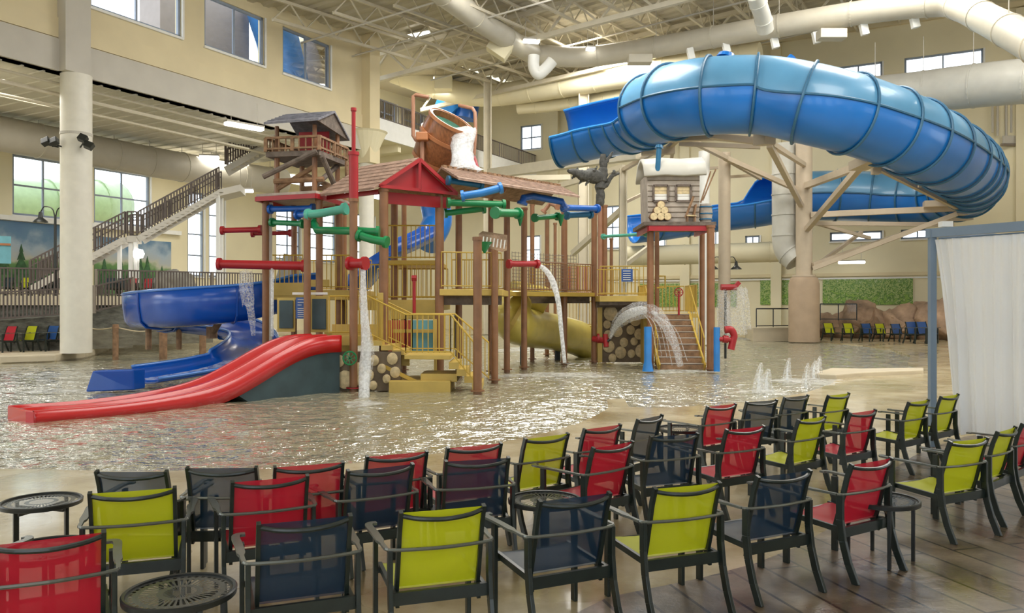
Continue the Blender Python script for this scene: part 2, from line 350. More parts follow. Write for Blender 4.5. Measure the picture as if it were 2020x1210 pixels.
# brown plank-stamped area in front
pl_px = [(1080, 1240), (1200, 1180), (1380, 1143), (1491, 1113), (1566, 1083), (1633, 1046), (1690, 1000), (1730, 960), (1765, 925), (1800, 902), (1850, 880), (1905, 862), (2050, 846), (2500, 830), (3200, 1240)]
pl = [G(x, y) for x, y in pl_px]+[Vector((8, 1, 0)), Vector((.3, 1, 0))]
struct(poly_sheet('floor_plank_paving', pl, [], .006, 'plank'))
# raised deck on the far left with its kerb
ld = [G(x, y) for x, y in [(-500, 716), (0, 716), (110, 712), (175, 704), (215, 690), (235, 676), (270, 668)]]+[Vector((-15, 60, 0)), Vector((-60, 60, 0))]
M['paledeck'] = mat('pale_deck', (.60, .52, .38), .45, var=.1, vscale=.8)
mb = MB(); mb.prism([(p.x, p.y, -.2) for p in ld], (0, 0, .44)); struct(mb.build('floor_raised_deck', 'paledeck', bevel=.05))
# thin kerb wall of the right hand basin
mb = MB(); k = [G(x, y) for x, y in [(1600, 745), (1640, 734), (1700, 735), (1822, 733), (1822, 738), (1700, 743), (1650, 748)]]
mb.prism([(p.x, p.y, -.1) for p in k], (0, 0, .22)); struct(mb.build('trim_basin_kerb', 'paledeck', bevel=.03))
# --- walls with openings
def wall(name, fn, a0, a1, z0, z1, holes, m, thick=.4):
    As = sorted({a0, a1, *[h[0] for h in holes], *[h[1] for h in holes]}); Zs = sorted({z0, z1, *[h[2] for h in holes], *[h[3] for h in holes]})
    mb = MB()
    for i in range(len(As)-1):
        for j in range(len(Zs)-1):
            am, zm = (As[i]+As[i+1])/2, (Zs[j]+Zs[j+1])/2
            if any(h[0] < am < h[1] and h[2] < zm < h[3] for h in holes): continue
            p = [fn(As[i], Zs[j], 0), fn(As[i+1], Zs[j], 0), fn(As[i+1], Zs[j], -1), fn(As[i], Zs[j], -1)]
            q = [v+Vector((0, 0, Zs[j+1]-Zs[j])) for v in p]
            mb.hexa(p+q)
    return struct(mb.build(name, m))
wn = [0]
def window(fn, h, nv=1, nh=0, m='winframe', trim='winwhite'):
    wn[0] += 1; a0, a1, z0, z1 = h
    r = bpy.data.objects.new('window_%d' % wn[0], None); C.objects.link(r); r['kind'] = 'structure'; OFF[r.name] = Vector((0, 0, 0))
    mb = MB(); w = .12
    def bar(aa, za, ab, zb, ww=w, m_=mb): m_.beam(fn(aa, za, -.35), fn(ab, zb, -.35), ww, ww, up=(0, 0, 1) if abs(za-zb) < .01 else tuple(U))
    bar(a0, z0+w/2, a1, z0+w/2); bar(a0, z1-w/2, a1, z1-w/2); bar(a0+w/2, z0, a0+w/2, z1); bar(a1-w/2, z0, a1-w/2, z1)
    for i in range(1, nv+1): a = a0+(a1-a0)*i/(nv+1); bar(a, z0, a, z1, .09)
    for i in range(1, nh+1): z = z0+(z1-z0)*i/(nh+1); bar(a0, z, a1, z, .09)
    mb.build('window_frame', m, r)
    g = MB(); g.add([fn(a0, z0, -.36), fn(a1, z0, -.36), fn(a1, z1, -.36), fn(a0, z1, -.36)], [(0, 1, 2, 3)]); g.build('window_glass', 'glass', r)
    s = MB(); s.beam(fn(a0-.05, z0-.05, .02), fn(a1+.05, z0-.05, .02), .16, .1); s.beam(fn(a1+.05, z0-.05, .02), fn(a1+.05, z1, .02), .1, .1, up=tuple(U)); s.build('window_trim', trim, r)
fL = lambda a, z, d: LW(a, z, -d*.4 if d < 0 else -d)     # d<0: into the wall thickness (away from the hall)
def fL(a, z, d): return LW(a, z, (-d)*.4 if d <= 0 else -d)
def fB(a, z, d): return BW(a, z, (d)*.4 if d <= 0 else d)
def fBL(a, z, d): return LW(a, z, 14+((-d)*.4 if d <= 0 else -d))
def fM(a, z, d): return LW(a, z, 8+((-d)*.4 if d <= 0 else -d))
HL = [(.5, 4.75, 13.65, 16), (5.98, 9.56, 13.65, 16), (10.8, 14.3, 13.65, 16), (-4.8, -1.2, 13.65, 16)]
wall('wall_left', fL, -14, 17, 11.9, 19, HL, 'cream')
for h in HL: window(fL, h, 1)
# stepped beam line of the left wall: grey fascia and cream ledge
mb = MB(); p = [LW(-14, 10.8, .5), LW(17, 10.8, .5), LW(17, 10.8, -.12), LW(-14, 10.8, -.12)]; mb.hexa(p+[q+Vector((0, 0, 1.2)) for q in p]); struct(mb.build('trim_fascia', 'fascia'))
mb = MB(); p = [LW(-14, 12.05, .1), LW(17, 12.05, .1), LW(17, 12.05, -.07), LW(-14, 12.05, -.07)]; mb.hexa(p+[q+Vector((0, 0, .75)) for q in p]); struct(mb.build('trim_ledge', 'cream'))
HB = [(5.7, 10.1, 15.9, 17.95), (1.5, 4.4, 15.9, 17.95), (1.2, 4.4, 6.28, 6.9), (5.5, 7.4, 6.28, 6.9), (-4.4, -3.4, 6.28, 6.9), (-22.3, -20.4, 14.5, 16.5), (-22.2, -20.5, 5.3, 7.6), (-15.2, -13.6, 6.3, 9.6), (-7.4, -5.6, 6.3, 9.0), (-11.6, -10.2, 6.3, 8.6)]
wall('wall_back', fB, -35.5, 40, 0, 25, HB, 'cream_light')
for i, h in enumerate(HB): window(fB, h, 1, 1 if i > 4 else 0)
HBL = [(5.6, 9.0, 6.8, 10.0), (10.2, 13.9, 6.8, 10.0), (1.0, 4.6, 6.8, 10.0), (16.7, 18.0, 3.9, 9.4), (18.4, 19.7, 3.9, 9.4), (24.5, 27, 5.4, 9.6), (28, 31, 5.4, 9.6), (33, 36, 5.4, 9.6)]
wall('wall_gallery', fBL, -14, 39.5, 0, 11.1, HBL, 'cream_light')
for h in HBL: window(fBL, h, 1 if h[1]-h[0] > 1.4 else 0, 1 if h[3]-h[2] < 4 else 3)
HM = [(28.5, 31, 14.6, 17.4), (32, 34.6, 14.6, 17.4)]
wall('wall_upper_gallery', fM, 17, 39, 12.9, 19.5, HM, 'cream_light')
for h in HM: window(fM, h, 1, 2)
# horizontal ledge and lower moulding of the back wall
for z, h, d, a in [(20.3, .35, .25, 'cream'), (4.05, .22, .15, 'cream'), (3.8, .10, .08, 'winwhite')]:
    mb = MB(); mb.beam(BW(-20.8, z, d/2), BW(40, z, d/2), d, h); struct(mb.build('trim_ledge', a))
mb = MB(); mb.beam(LW(-14, 6.6, 13.85), LW(16, 6.6, 13.85), .3, .25); struct(mb.build('trim_gallery_ledge', 'winwhite'))
# back wall pilasters
for s in (-19.5, -16.6, -9.0, -2.6, 11.8):
    mb = MB(); p = [BW(s, 0, 0), BW(s+.7, 0, 0), BW(s+.7, 0, .35), BW(s, 0, .35)]; mb.hexa(p+[q+Vector((0, 0, 20)) for q in p]); struct(mb.build('trim_pilaster', 'cream_light'))
# gallery ceiling (ribbed) and balcony slab
mb = MB()
p = [LW(-14, 10.8, 0), LW(17, 10.8, 0), LW(17, 10.8, 14), LW(-14, 10.8, 14)]; mb.hexa(p+[q+Vector((0, 0, .3)) for q in p])
for i in range(40): t = -13.6+i*.78; mb.beam(LW(t, 10.78, .3), LW(t, 10.78, 13.8), .08, .06)
struct(mb.build('ceiling_gallery', 'soffit'))
mb = MB(); p = [LW(17, 11.8, 14), LW(38.9, 11.8, 14), LW(38.9, 11.8, 0), LW(17, 11.8, 0)]; mb.hexa(p+[q+Vector((0, 0, 1.1)) for q in p])
for i in range(8): t = 18+i*2.8; mb.beam(LW(t, 11.6, .2), LW(t, 11.6, 13.8), .3, .5)
struct(mb.build('floor_balcony_slab', 'cream_light'))
# roof: ribbed metal deck
mb = MB(); rows = []
t = -28.0; i = 0
while t < 41:
    r = []
    for d in (-.35, 10, 20, 30, 45, 62):
        q = LW(t, 0, -d); q.z = roofz(q.x, q.y)+(.12 if i % 4 in (0, 1) else 0); r.append(q)
    rows.append(r); t += .16 if i % 2 else .34; i += 1
mb.grid(rows); struct(mb.build('ceiling', 'deckroof'))
mb = MB(); mb.grid([[LW(17.2, 17.6, 8.4), LW(17.2, 17.9, .3)], [LW(39, 18.6, 8.4), LW(39, 18.9, .3)]]); struct(mb.build('ceiling_upper_gallery', 'deckroof', solid=.1))
mb = MB(); mb.beam(LW(17, 12.35, -.06), LW(38.9, 12.35, -.06), .12, 1.15); struct(mb.build('trim_balcony_fascia', 'winwhite'))
# rest of the hall shell behind and beside the viewpoint
fR = lambda a, z, d: Vector((a, -6+d*.4, z))
HR = [(-30+k*9, -24.5+k*9, 1.0, 9.5) for k in range(8)]
wall('wall_rear', fR, -40, 42, 0, 16, HR, 'cream')
for h in HR: window(fR, h, 1, 2)
fE = lambda a, z, d: Vector((42-d*.4, a, z))
HE = [(2, 9, 1.5, 9), (13, 20, 1.5, 9), (24, 31, 1.5, 9)]
wall('wall_right', fE, -6, 44, 0, 24, HE, 'cream')
for h in HE: window(fE, h, 1, 1)
fW = lambda a, z, d: Vector((-36+d*.4, a, z))
wall('wall_gallery_end', fW, -6, 26, 0, 11, [(4, 10, 1, 8), (14, 20, 1, 8)], 'cream_light')
# round columns of the hall
def column(name, label, c, r, z0, z1, m='column', grp=None):
    mb = MB(); mb.lathe([(r, z0), (r, z1)], (c[0], c[1], 0), 40); o = mb.build(name, m, smooth='auto'); tag(o, label, 'column', grp); return o
col1 = thing('round_column', 'thick round cream column with floodlights at the edge of the raised deck', 'column', (-16.6, 30.9, .24))
mb = MB(); mb.lathe([(.55, .24), (.55, 10.8)], (-16.6, 30.9, 0), 48); mb.build('shaft', 'column', col1, smooth='auto')
mb = MB(); mb.lathe([(.57, 8.5), (.57, 8.6)], (-16.6, 30.9, 0), 48); mb.build('band', 'fascia', col1)
mb = MB(); p = LW(-.3, 14, -.1); mb.box(p, (1.0, .8, 6.4), rz=math.atan2(.879, .477)); struct(mb.build('trim_wall_pier', 'fascia'))
mb = MB(); p = LW(17.4, 14.2, -.1); mb.box(p, (.9, 1.0, 8.2), rz=math.atan2(.879, .477)); struct(mb.build('trim_corner_pier', 'cream'))
cpt = LW(17.4, 0, 0); column('round_column', 'slim white column behind the red mast of the play structure', (cpt.x, cpt.y), .42, 0, 10.3, 'column')
mb = MB(); mb.lathe([(.42, 10.3), (1.1, 11.8), (1.2, 11.9)], (cpt.x, cpt.y, 0), 24); struct(mb.build('trim_column_capital', 'cream_light'))
q = P(718, 120, 46.5); mb = MB(); mb.tube([(q.x, q.y, 12.9), (q.x, q.y, 17.4)], .32, 16); o = mb.build('white_duct', 'white', smooth='auto'); tag(o, 'white vertical pipe beside the cream wall corner', 'duct')
# steel columns
def hcol(label, x, Y, z1, w=.5, m='steel_cream', z0=0):
    q = P(x, 600, Y); mb = MB(); mb.box((q.x, q.y, (z0+z1)/2), (w, w*.25, z1-z0)); mb.box((q.x-w/2+.04, q.y, (z0+z1)/2), (.08, w, z1-z0)); mb.box((q.x+w/2-.04, q.y, (z0+z1)/2), (.08, w, z1-z0))
    o = mb.build('steel_column', m); tag(o, label, 'column'); return o
hcol('cream steel column standing behind the tipping barrel', 962, 56, 17.8, .55)
hcol('cream steel column left of the dark gnarled tree stump', 1151, 55, 18.2, .7)
hcol('cream steel column just left of the blue trough below the overhead slide', 1229, 46, 9.8, .42)
column('round_column', 'slim cream steel pipe column right of the cabin, under the slide truss', (P(1429, 600, 44).x, 44), .32, 0, 10.3, 'towercol')
column('round_column', 'white round column behind the cabin platform', (P(1389, 600, 42).x, 42), .28, 0, 10.0, 'white')
# roof joists
def truss(name, a, b, dep, ch, label, grp, step=1.1, m='steel_cream'):
    root = thing(name, label, 'roof joist', a, grp); L = (b-a).length; d = (b-a)/L
    t_ = MB(); t_.beam(a, b, ch, ch); t_.build('top_chord', m, root)
    bo = MB(); a2, b2 = a+Vector((0, 0, -dep)), b+Vector((0, 0, -dep)); bo.beam(a2, b2, ch, ch); bo.build('bottom_chord', m, root)
    wb = MB(); n = int(L/step); 
    for i in range(n):
        p0 = a+d*(i*L/n); p1 = a+d*((i+1)*L/n)
        if i % 2: wb.beam(p0, p1+Vector((0, 0, -dep)), ch*.42, ch*.42)
        else: wb.beam(p0+Vector((0, 0, -dep)), p1, ch*.42, ch*.42)
    wb.build('web', m, root)
    return root
def onroof(t, d, dz=-.15): q = LW(t, 0, -d); q.z = roofz(q.x, q.y)+dz; return q
for i in range(19):
    d = 1.4+i*2.5; t0 = max(2, (38-(31-.477*d))/.879)
    truss('roof_joist', onroof(t0, d), onroof(38.7, d), 1.0, .14, 'cream steel open-web joist under the ribbed roof deck', 'roof joists')
for t, lab in ((20, 'cream girder truss crossing the roof steel nearest the camera'), (30, 'cream girder truss crossing the roof steel near the back wall')):
    truss('roof_girder', onroof(t, -5, -.3), onroof(t, 48, -.3), 1.5, .26, lab, None, 1.5)
for t in (12, 16, 24.5, 35):
    a, b = onroof(t, -.4 if t > 17 else .1, -1.35), onroof(t, 44, -1.35); mb = MB(); mb.tube([a, b], .05, 6); o = mb.build('sprinkler_pipe', 'fascia'); tag(o, {12: 'nearest thin grey pipe crossing under the roof joists', 16: 'second nearest thin grey pipe crossing under the roof joists', 24.5: 'third thin grey pipe crossing under the roof joists', 35: 'farthest thin grey pipe under the roof joists, by the back wall'}[t], 'pipe', 'thin roof pipes')
# ducts
def duct(label, pts, r, m='duct', seams=6, grp=None, n=24, hang=True):
    root = thing('air_duct', label, 'duct', pts[0], grp); path = catmull(pts, 8)
    mb = MB(); mb.tube(path, r, n); mb.build('duct_body', m, root, smooth='auto')
    L = [0]
    for i in range(1, len(path)): L.append(L[-1]+(path[i]-path[i-1]).length)
    for k in range(seams):
        s = L[-1]*(k+.5)/seams; i = max(j for j in range(len(L)) if L[j] <= s); i = min(i, len(path)-2); d = (path[i+1]-path[i]).normalized(); q = path[i]+d*(s-L[i])
        rr = r if not isinstance(r, list) else r[i]
        f = MB(); f.tube([q-d*.04, q+d*.04], rr+.035, n); f.build('duct_seam', m, root)
        if hang: h = MB(); h.tube([q+Vector((0, 0, rr)), (q.x, q.y, max(q.z+rr+.5, min(roofz(q.x, q.y)-.1, q.z+3)))], .02, 5); h.build('hanger', 'fascia', root)
    return root
duct('beige round duct bending across under the roof steel, topmost duct', [P(840, -40, 36), P(940, 35, 41), P(1045, 103, 46), P(1075, 109, 46.5), P(1160, 112, 47), P(1300, 92, 45.5), P(1437, 68, 43), P(1690, 26, 40), P(1850, 8, 38), P(1895, 14, 35), P(1960, 45, 31), P(2060, 98, 26), P(2250, 190, 19)], .58, seams=16)
duct('long cream duct behind the overhead slide and the barrel', [P(735, 128, 60), P(800, 150, 58), P(880, 178, 58), P(960, 188, 58), P(1080, 174, 56), P(1250, 146, 53), P(1500, 110, 49)], .8, 'cream_light', 12)
duct('huge pale grey duct crossing in front of the upper right windows', [P(1680, 196, 45), P(1800, 184, 44), P(1900, 172, 42.5), P(2020, 160, 40.5), P(2200, 145, 38)], 1.12, 'ductgrey', 5)
duct('thinner cream duct hanging below the long duct at the back wall', [P(1022, 214, 58), P(1100, 207, 57), P(1200, 194, 55), P(1300, 180, 53)], .42, 'cream_light', 4)
duct('wide beige duct running under the gallery ceiling in front of the stairs', [P(-60, 252, 36), P(60, 275, 38), P(220, 305, 41.5), P(330, 325, 44), P(440, 343, 47), P(560, 360, 50)], .80, 'duct', 9)
duct('cream horizontal duct low behind the cabin', [P(1230, 505, 52), P(1330, 503, 51), P(1500, 498, 50), P(1560, 496, 49)], .62, 'cream_light', 4, hang=False)
duct('big pale vertical duct hanging beside the beige tower column', [P(1549, 285, 46), P(1549, 330, 46), P(1549, 440, 46), P(1552, 490, 46), P(1572, 515, 45.6)], .72, 'ductgrey', 6, hang=False)
duct('white bent duct elbow hanging from the topmost duct', [P(1053, 110, 45), P(1053, 132, 45), P(1062, 146, 45), P(1076, 136, 45), P(1090, 120, 45)], .32, 'white', 0, hang=False)
duct('grey duct drop rising from the topmost duct into the roof', [P(1490, -10, 38), P(1505, 35, 39), P(1510, 60, 39.5)], .4, 'ductgrey', 2, hang=False)
# duct nozzles below the top duct
for (x, y, Y), w_ in zip([(1360, 105, 44), (1430, 92, 43), (1526, 83, 42), (1608, 73, 41), (1702, 57, 40), (1802, 43, 39)], ['leftmost', 'second', 'third', 'fourth', 'fifth', 'rightmost']):
    a = P(x, y-10, Y); b = P(x+5, y+12, Y); mb = MB(); mb.beam(a, b, .28, .35); o = mb.build('duct_nozzle', 'white', bevel=.02); tag(o, w_+' of the small white air nozzles under the topmost duct', 'vent', 'duct nozzles')
for x, y, Y, lab in [(1262, 118, 45, 'cream box diffuser on the topmost duct above the blue slide'), (1640, 69, 40, 'grey box diffuser under the topmost duct at right')]:
    mb = MB(); mb.box(P(x, y, Y), (1.3, .7, .45)); o = mb.build('duct_diffuser', 'duct', bevel=.02); tag(o, lab, 'vent')
for x, y, Y, lab in [(986, 95, 44, 'white air handling box on the topmost duct at its left bend'), (875, 165, 56, 'small cream box diffuser on the long duct, above the barrel')]:
    mb = MB(); mb.box(P(x, y, Y), (1.2, .8, .9), ry=.6 if x > 900 else 0); o = mb.build('duct_diffuser', 'cream_light', bevel=.03); tag(o, lab, 'vent')
# linear lamps
def lamp(x, y, Y, L, rz, label, h=.16):
    q = P(x, y, Y); root = thing('linear_lamp', label, 'lamp', q); d = Vector((math.cos(rz), math.sin(rz), 0))
    a = MB(); a.beam(q-d*L/2, q+d*L/2, .34, h); a.build('tube_diffuser', 'lamp', root, bevel=.05)
    b = MB(); b.beam(q-d*L/2+Vector((0, 0, h*.75)), q+d*L/2+Vector((0, 0, h*.75)), .38, .08); b.build('housing', 'fascia', root)
    for e in (-.35, .35): c = MB(); c.tube([q+d*L*e, q+d*L*e+Vector((0, 0, 1.2))], .015, 5); c.build('hanger', 'fascia', root)
aU = math.atan2(.879, .477); aV = math.atan2(-.477, .879)
lamp(826, 69, 46, 1.6, aV, 'bright white linear lamp under the roof, left of the bluish reflection')
lamp(482, 250, 38, 1.9, aU-.25, 'glowing linear lamp under the gallery edge, left of the lookout tower')
lamp(1048, 82, 44, .9, .2, 'small bright lamp above the bend of the topmost duct')
lamp(1165, 97, 46, .5, .2, 'tiny bright lamp at the top edge of the topmost duct')
lamp(868, 155, 56, .9, 0, 'small lamp glowing above the long duct over the barrel')
lamp(413, 311, 44, 1.0, .2, 'lamp glowing above the gallery duct near the stairs')
lamp(485, 377, 45, .8, .2, 'lamp glowing under the stair platform, left of the flat red roof')
lamp(1680, 518, 52, 1.6, aV, 'flat white lamp on the back wall under the slide truss')
# gallery pipes under the fascia
for dz, off, a, b in ((10.55, .75, -14, 14), (10.2, 1.0, -14, 11.5), (9.85, 1.5, -14, 10), (10.3, 3.5, -14, 16)):
    mb = MB(); mb.tube([LW(a, dz, off), LW(b, dz, off)], .06 if off != 1.0 else .09, 8); o = mb.build('gallery_pipe', 'steel_cream'); tag(o, {10.55: 'thin cream service pipe closest under the grey fascia of the gallery', 10.2: 'thicker cream service pipe, second below the gallery fascia', 9.85: 'lowest cream service pipe below the gallery fascia', 10.3: 'thin cream service pipe deeper in under the gallery ceiling'}[dz], 'pipe', 'gallery service pipes')
# floodlights on the round column
for k, (dx, dz) in enumerate(((-.75, 0), (-.45, .0), (.62, .12), (.85, -.15))):
    c = Vector((-16.6+dx, 30.2, 8.15+dz)); r = thing('floodlight', 'black floodlight clamped to the thick round column, '+['outermost on its left', 'inner one on its left', 'upper one on its right', 'lower one on its right'][k], 'lamp', c, 'column floodlights')
    a = MB(); a.box(c, (.3, .22, .26), rx=-.5, ry=.4*(1 if dx > 0 else -1)); a.build('lamp_housing', 'black', r, bevel=.02)
    b = MB(); b.tube([c+Vector((0, .1, -.1)), (-16.6+dx*.6, 30.5, 8.0)], .03, 6); b.build('bracket', 'black', r)
# ================================================================ SLING CHAIRS AND SIDE TABLES ON THE NEAR DECK
def rot(p, a): return Vector((p[0]*math.cos(a)-p[1]*math.sin(a), p[0]*math.sin(a)+p[1]*math.cos(a), p[2] if len(p) > 2 else 0))
def make_chair(fab):
    r = thing('sling_armchair', 'x', 'chair')
    def B(name, mb, m, smooth=False, bev=0, solid=0, par=r): return mb.build(name, m, par, smooth, bev, solid)
    for s in (-1, 1):
        f = MB(); f.beam((s*.31, .23, 0), (s*.31, .23, .635), .028, .055, up=(0, 1, 0)); B('leg', f, 'frame', bev=.004)
        k = MB(); pts = [(-.40, 0), (-.335, .14), (-.285, .30), (-.262, .46), (-.262, .65)]
        for (y0, z0), (y1, z1) in zip(pts[:-1], pts[1:]): k.beam((s*.305, y0, z0), (s*.305, y1, z1+.004), .028, .058, up=(0, 1, 0))
        B('leg', k, 'frame', bev=.004)
    # arm band: sweeps from the left front hook round behind the back to the right front hook
    arm = MB(); c = [(.285, .34), (.325, .335), (.345, .28), (.335, .10), (.33, -.12), (.325, -.245)]
    path = [Vector((x, y, .655)) for x, y in c]; sm = catmull(path, 4); w = []
    rows = []
    for i, p in enumerate(sm):
        d = (sm[min(i+1, len(sm)-1)]-sm[max(i-1, 0)]).normalized(); nrm = Vector((-d.y, d.x, 0)); ww = .024 if i < len(sm)*.72 else .012
        rows.append((p+nrm*ww, p-nrm*ww))
    for s in (-1, 1):
        o = [[Vector((q.x*s, q.y, q.z)) for q in rr] for rr in rows]
        top = [a for a, b in o]; bot = [b for a, b in o]
        g = MB(); g.grid([[Vector((a.x, a.y, a.z)) for a in top], bot]); B('armrest', g, 'armc', solid=.016)
    band = MB(); band.tube(catmull([(-.325, -.245, .655), (-.28, -.285, .655), (0, -.318, .655), (.28, -.285, .655), (.325, -.245, .655)], 5), .0115, 6); B('arm_band', band, 'armc')
    bf = MB(); prof = [(-.175, .36), (-.21, .48), (-.245, .62), (-.285, .78), (-.325, .885)]
    for s in (-1, 1):
        for (y0, z0), (y1, z1) in zip(prof[:-1], prof[1:]): bf.beam((s*.252, y0, z0), (s*.252, y1, z1+.004), .024, .036, up=(0, 1, 0))
    bf.tube(catmull([(-.25, -.316, .862), (-.15, -.358, .846), (0, -.378, .838), (.15, -.358, .846), (.25, -.316, .862)], 4), .0145, 8)
    B('back_frame', bf, 'frame')
    fb = MB(); rows = []
    for i, (y, z) in enumerate([(-.178, .40), (-.205, .48), (-.235, .60), (-.262, .70), (-.292, .80), (-.314, .858), (-.322, .882)]):
        sag = .008*i/6+.014*math.sin(PI*i/6); rows.append([(x, y-sag*(1-(x/.25)**2), z) for x in (-.245, -.16, -.08, 0, .08, .16, .245)])
    fb.grid(rows); B('backrest', fb, fab, smooth=True)
    st = MB(); rows = []
    for i, (y, z) in enumerate([(-.20, .395), (-.10, .385), (0, .388), (.12, .402), (.22, .418), (.265, .41), (.275, .39)]):
        sag = .022*math.sin(PI*i/6); rows.append([(x, y, z-sag*(1-(x/.26)**2)) for x in (-.262, -.17, -.08, 0, .08, .17, .262)])
    st.grid(rows); B('seat', st, fab, smooth=True)
    sf = MB()
    for s in (-1, 1):
        sf.beam((s*.275, -.26, .375), (s*.275, .27, .40), .024, .042); sf.beam((s*.275, .23, .38), (s*.31, .23, .38), .03, .03)
    sf.tube([(-.27, .262, .392), (.27, .262, .392)], .014, 8)
    sf.beam((-.31, -.262, .36), (.31, -.262, .36), .028, .076)
    for s in (-1, 1): sf.beam((s*.252, -.215, .38), (s*.252, -.205, .29), .022, .03, up=(0, 1, 0))
    B('seat_frame', sf, 'frame')
    return r
protos = {}
def copy_tree(o):
    r = o.copy(); C.objects.link(r)
    for ch in o.children:
        c = ch.copy(); C.objects.link(c); c.parent = r
    return r
def put_chair(col, pos, yaw, label, group=None, z=0):
    fab = {'g': 'fabgreen', 'r': 'fabred', 'n': 'fabnavy', 'b': 'fabblue'}[col]
    if col not in protos: o = protos[col] = make_chair(fab)
    else: o = copy_tree(protos[col])
    o.location = (pos[0], pos[1], z); o.rotation_euler = (0, 0, yaw); o['label'] = label; o['category'] = 'chair'
    if group: o['group'] = group
    return o
M['fabblue'] = sheer('blue_mesh', (.02, .10, .34), .92, .55, .2)
def chair_px(col, xl, yl, xr, yr, label, group):
    k = (HC-.885)*F; L = Vector(((xl-CX)/F*k/(yl-HY), k/(yl-HY), 0)); R = Vector(((xr-CX)/F*k/(yr-HY), k/(yr-HY), 0))
    a = math.atan2(R.y-L.y, R.x-L.x); a = max(-.1, min(.9, a)); m = (L+R)/2; pos = m+rot((0, .325+(.1 if group == bk else 0)), a)
    return put_chair(col, pos, a, label, group)
fr, md, bk = 'front row of sling chairs', 'middle row of sling chairs', 'row of sling chairs nearest the pool'
for a in [
    ('r', -8, 1075, 197.7, 1050.4, 'red sling armchair in the bottom left corner, cut by the frame', fr),
    ('n', 500.7, 1035, 700, 1016, 'navy sling armchair right of the big round slatted table in the front row', fr),
    ('g', 782.8, 1012, 962, 997, 'lime sling armchair between two navy chairs in the front row', fr),
    ('n', 1055.8, 990, 1211.8, 971.5, 'navy sling armchair between two lime chairs in the front row', fr),
    ('g', 1285, 965, 1426.5, 951.5, 'lime sling armchair, front row, just behind-left of the plank floor edge', fr),
    ('n', 1488, 942, 1605, 927, 'navy sling armchair whose rear legs stand on brown planks', fr),
    ('r', 1675.6, 918, 1763, 903, 'red sling armchair whose four legs stand on the brown planks', fr),
    ('g', 1878, 871.6, 1945, 864, 'large lime sling armchair right of the small table on the planks', fr),
    ('g', 1967.6, 853, 2004.8, 842, 'lime sling armchair beside the frame edge, next to the red chair', fr),
    ('r', 2014, 838, 2048, 826, 'red sling armchair cut off by the frame edge below the curtain', fr),
    ('g', 170.4, 974, 350.4, 962, 'lime sling armchair in front of a grey-looking navy one, near the left tables', md),
    ('r', 452.7, 952, 612, 938, 'red sling armchair in the middle row, left of two navy chairs', md),
    ('n', 681.5, 929.4, 819, 915, 'navy sling armchair in the middle row, next right of the red one', md),
    ('n', 875, 910.6, 1008, 902.7, 'navy sling armchair in the middle row, left of the sunburst table', md),
    ('r', 1161, 886, 1257, 869.5, 'red sling armchair behind the small round table in mid deck', md),
    ('n', 1280.8, 862, 1380, 855, 'navy sling armchair between two red chairs in the middle row', md),
    ('r', 1428.5, 849, 1512, 840, 'red sling armchair between a navy and a lime chair, middle row', md),
    ('g', 1566, 830.6, 1636.6, 819.5, 'lime sling armchair between two red chairs in the middle row', md),
    ('r', 1673.8, 815.8, 1731, 808, 'red sling armchair farthest right of the middle row', md),
    ('g', 1789, 795, 1835.6, 788, 'lime sling armchair standing left of the curtain post foot', md),
    ('g', 1850, 784, 1897, 776.7, 'lime sling armchair directly in front of the curtain post', md),
    ('n', 176, 936, 316, 936, 'navy sling armchair at the pool edge behind the lime chair at left', bk),
    ('n', 361, 929, 496, 928, 'navy sling armchair at the pool edge, second from the left', bk),
    ('r', 550, 926.5, 676.6, 917, 'red sling armchair at the pool edge behind the red and navy chairs', bk),
    ('r', 733.6, 904.8, 848.4, 894.7, 'red sling armchair at the pool edge seen between two navy chairs', bk),
    ('r', 894, 887.5, 997.7, 878, 'red sling armchair directly behind the navy one beside the sunburst table', bk),
    ('g', 1049.7, 869, 1135, 858, 'lime sling armchair alone in the pool edge row beside red ones', bk),
    ('r', 1166, 850, 1240.5, 839.5, 'red sling armchair right of the lime one by the shore spur', bk),
    ('n', 1270.5, 831, 1327, 819, 'navy sling armchair left of the brownish table near the shore spur', bk),
    ('r', 1408, 804.4, 1465.7, 798, 'red sling armchair right of the brownish table near the pool', bk),
    ('n', 1486, 795, 1543.6, 790.6, 'navy sling armchair right of the farthest red one near the pool', bk),
    ('n', 1562, 786, 1607, 781, 'smaller-looking navy sling armchair left of the farthest lime one', bk),
    ('g', 1646, 782.3, 1690.5, 776.7, 'lime sling armchair at the pool edge, right of two navy chairs', bk),
]: chair_px(*a)
put_chair('g', (-4.05, 5.1), -.25, 'lime sling armchair cut by the left frame edge, beside the far round table', md)
put_chair('n', (-3.35, 4.72), -.15, 'navy sling armchair cut by the left frame edge, nearer one', md)
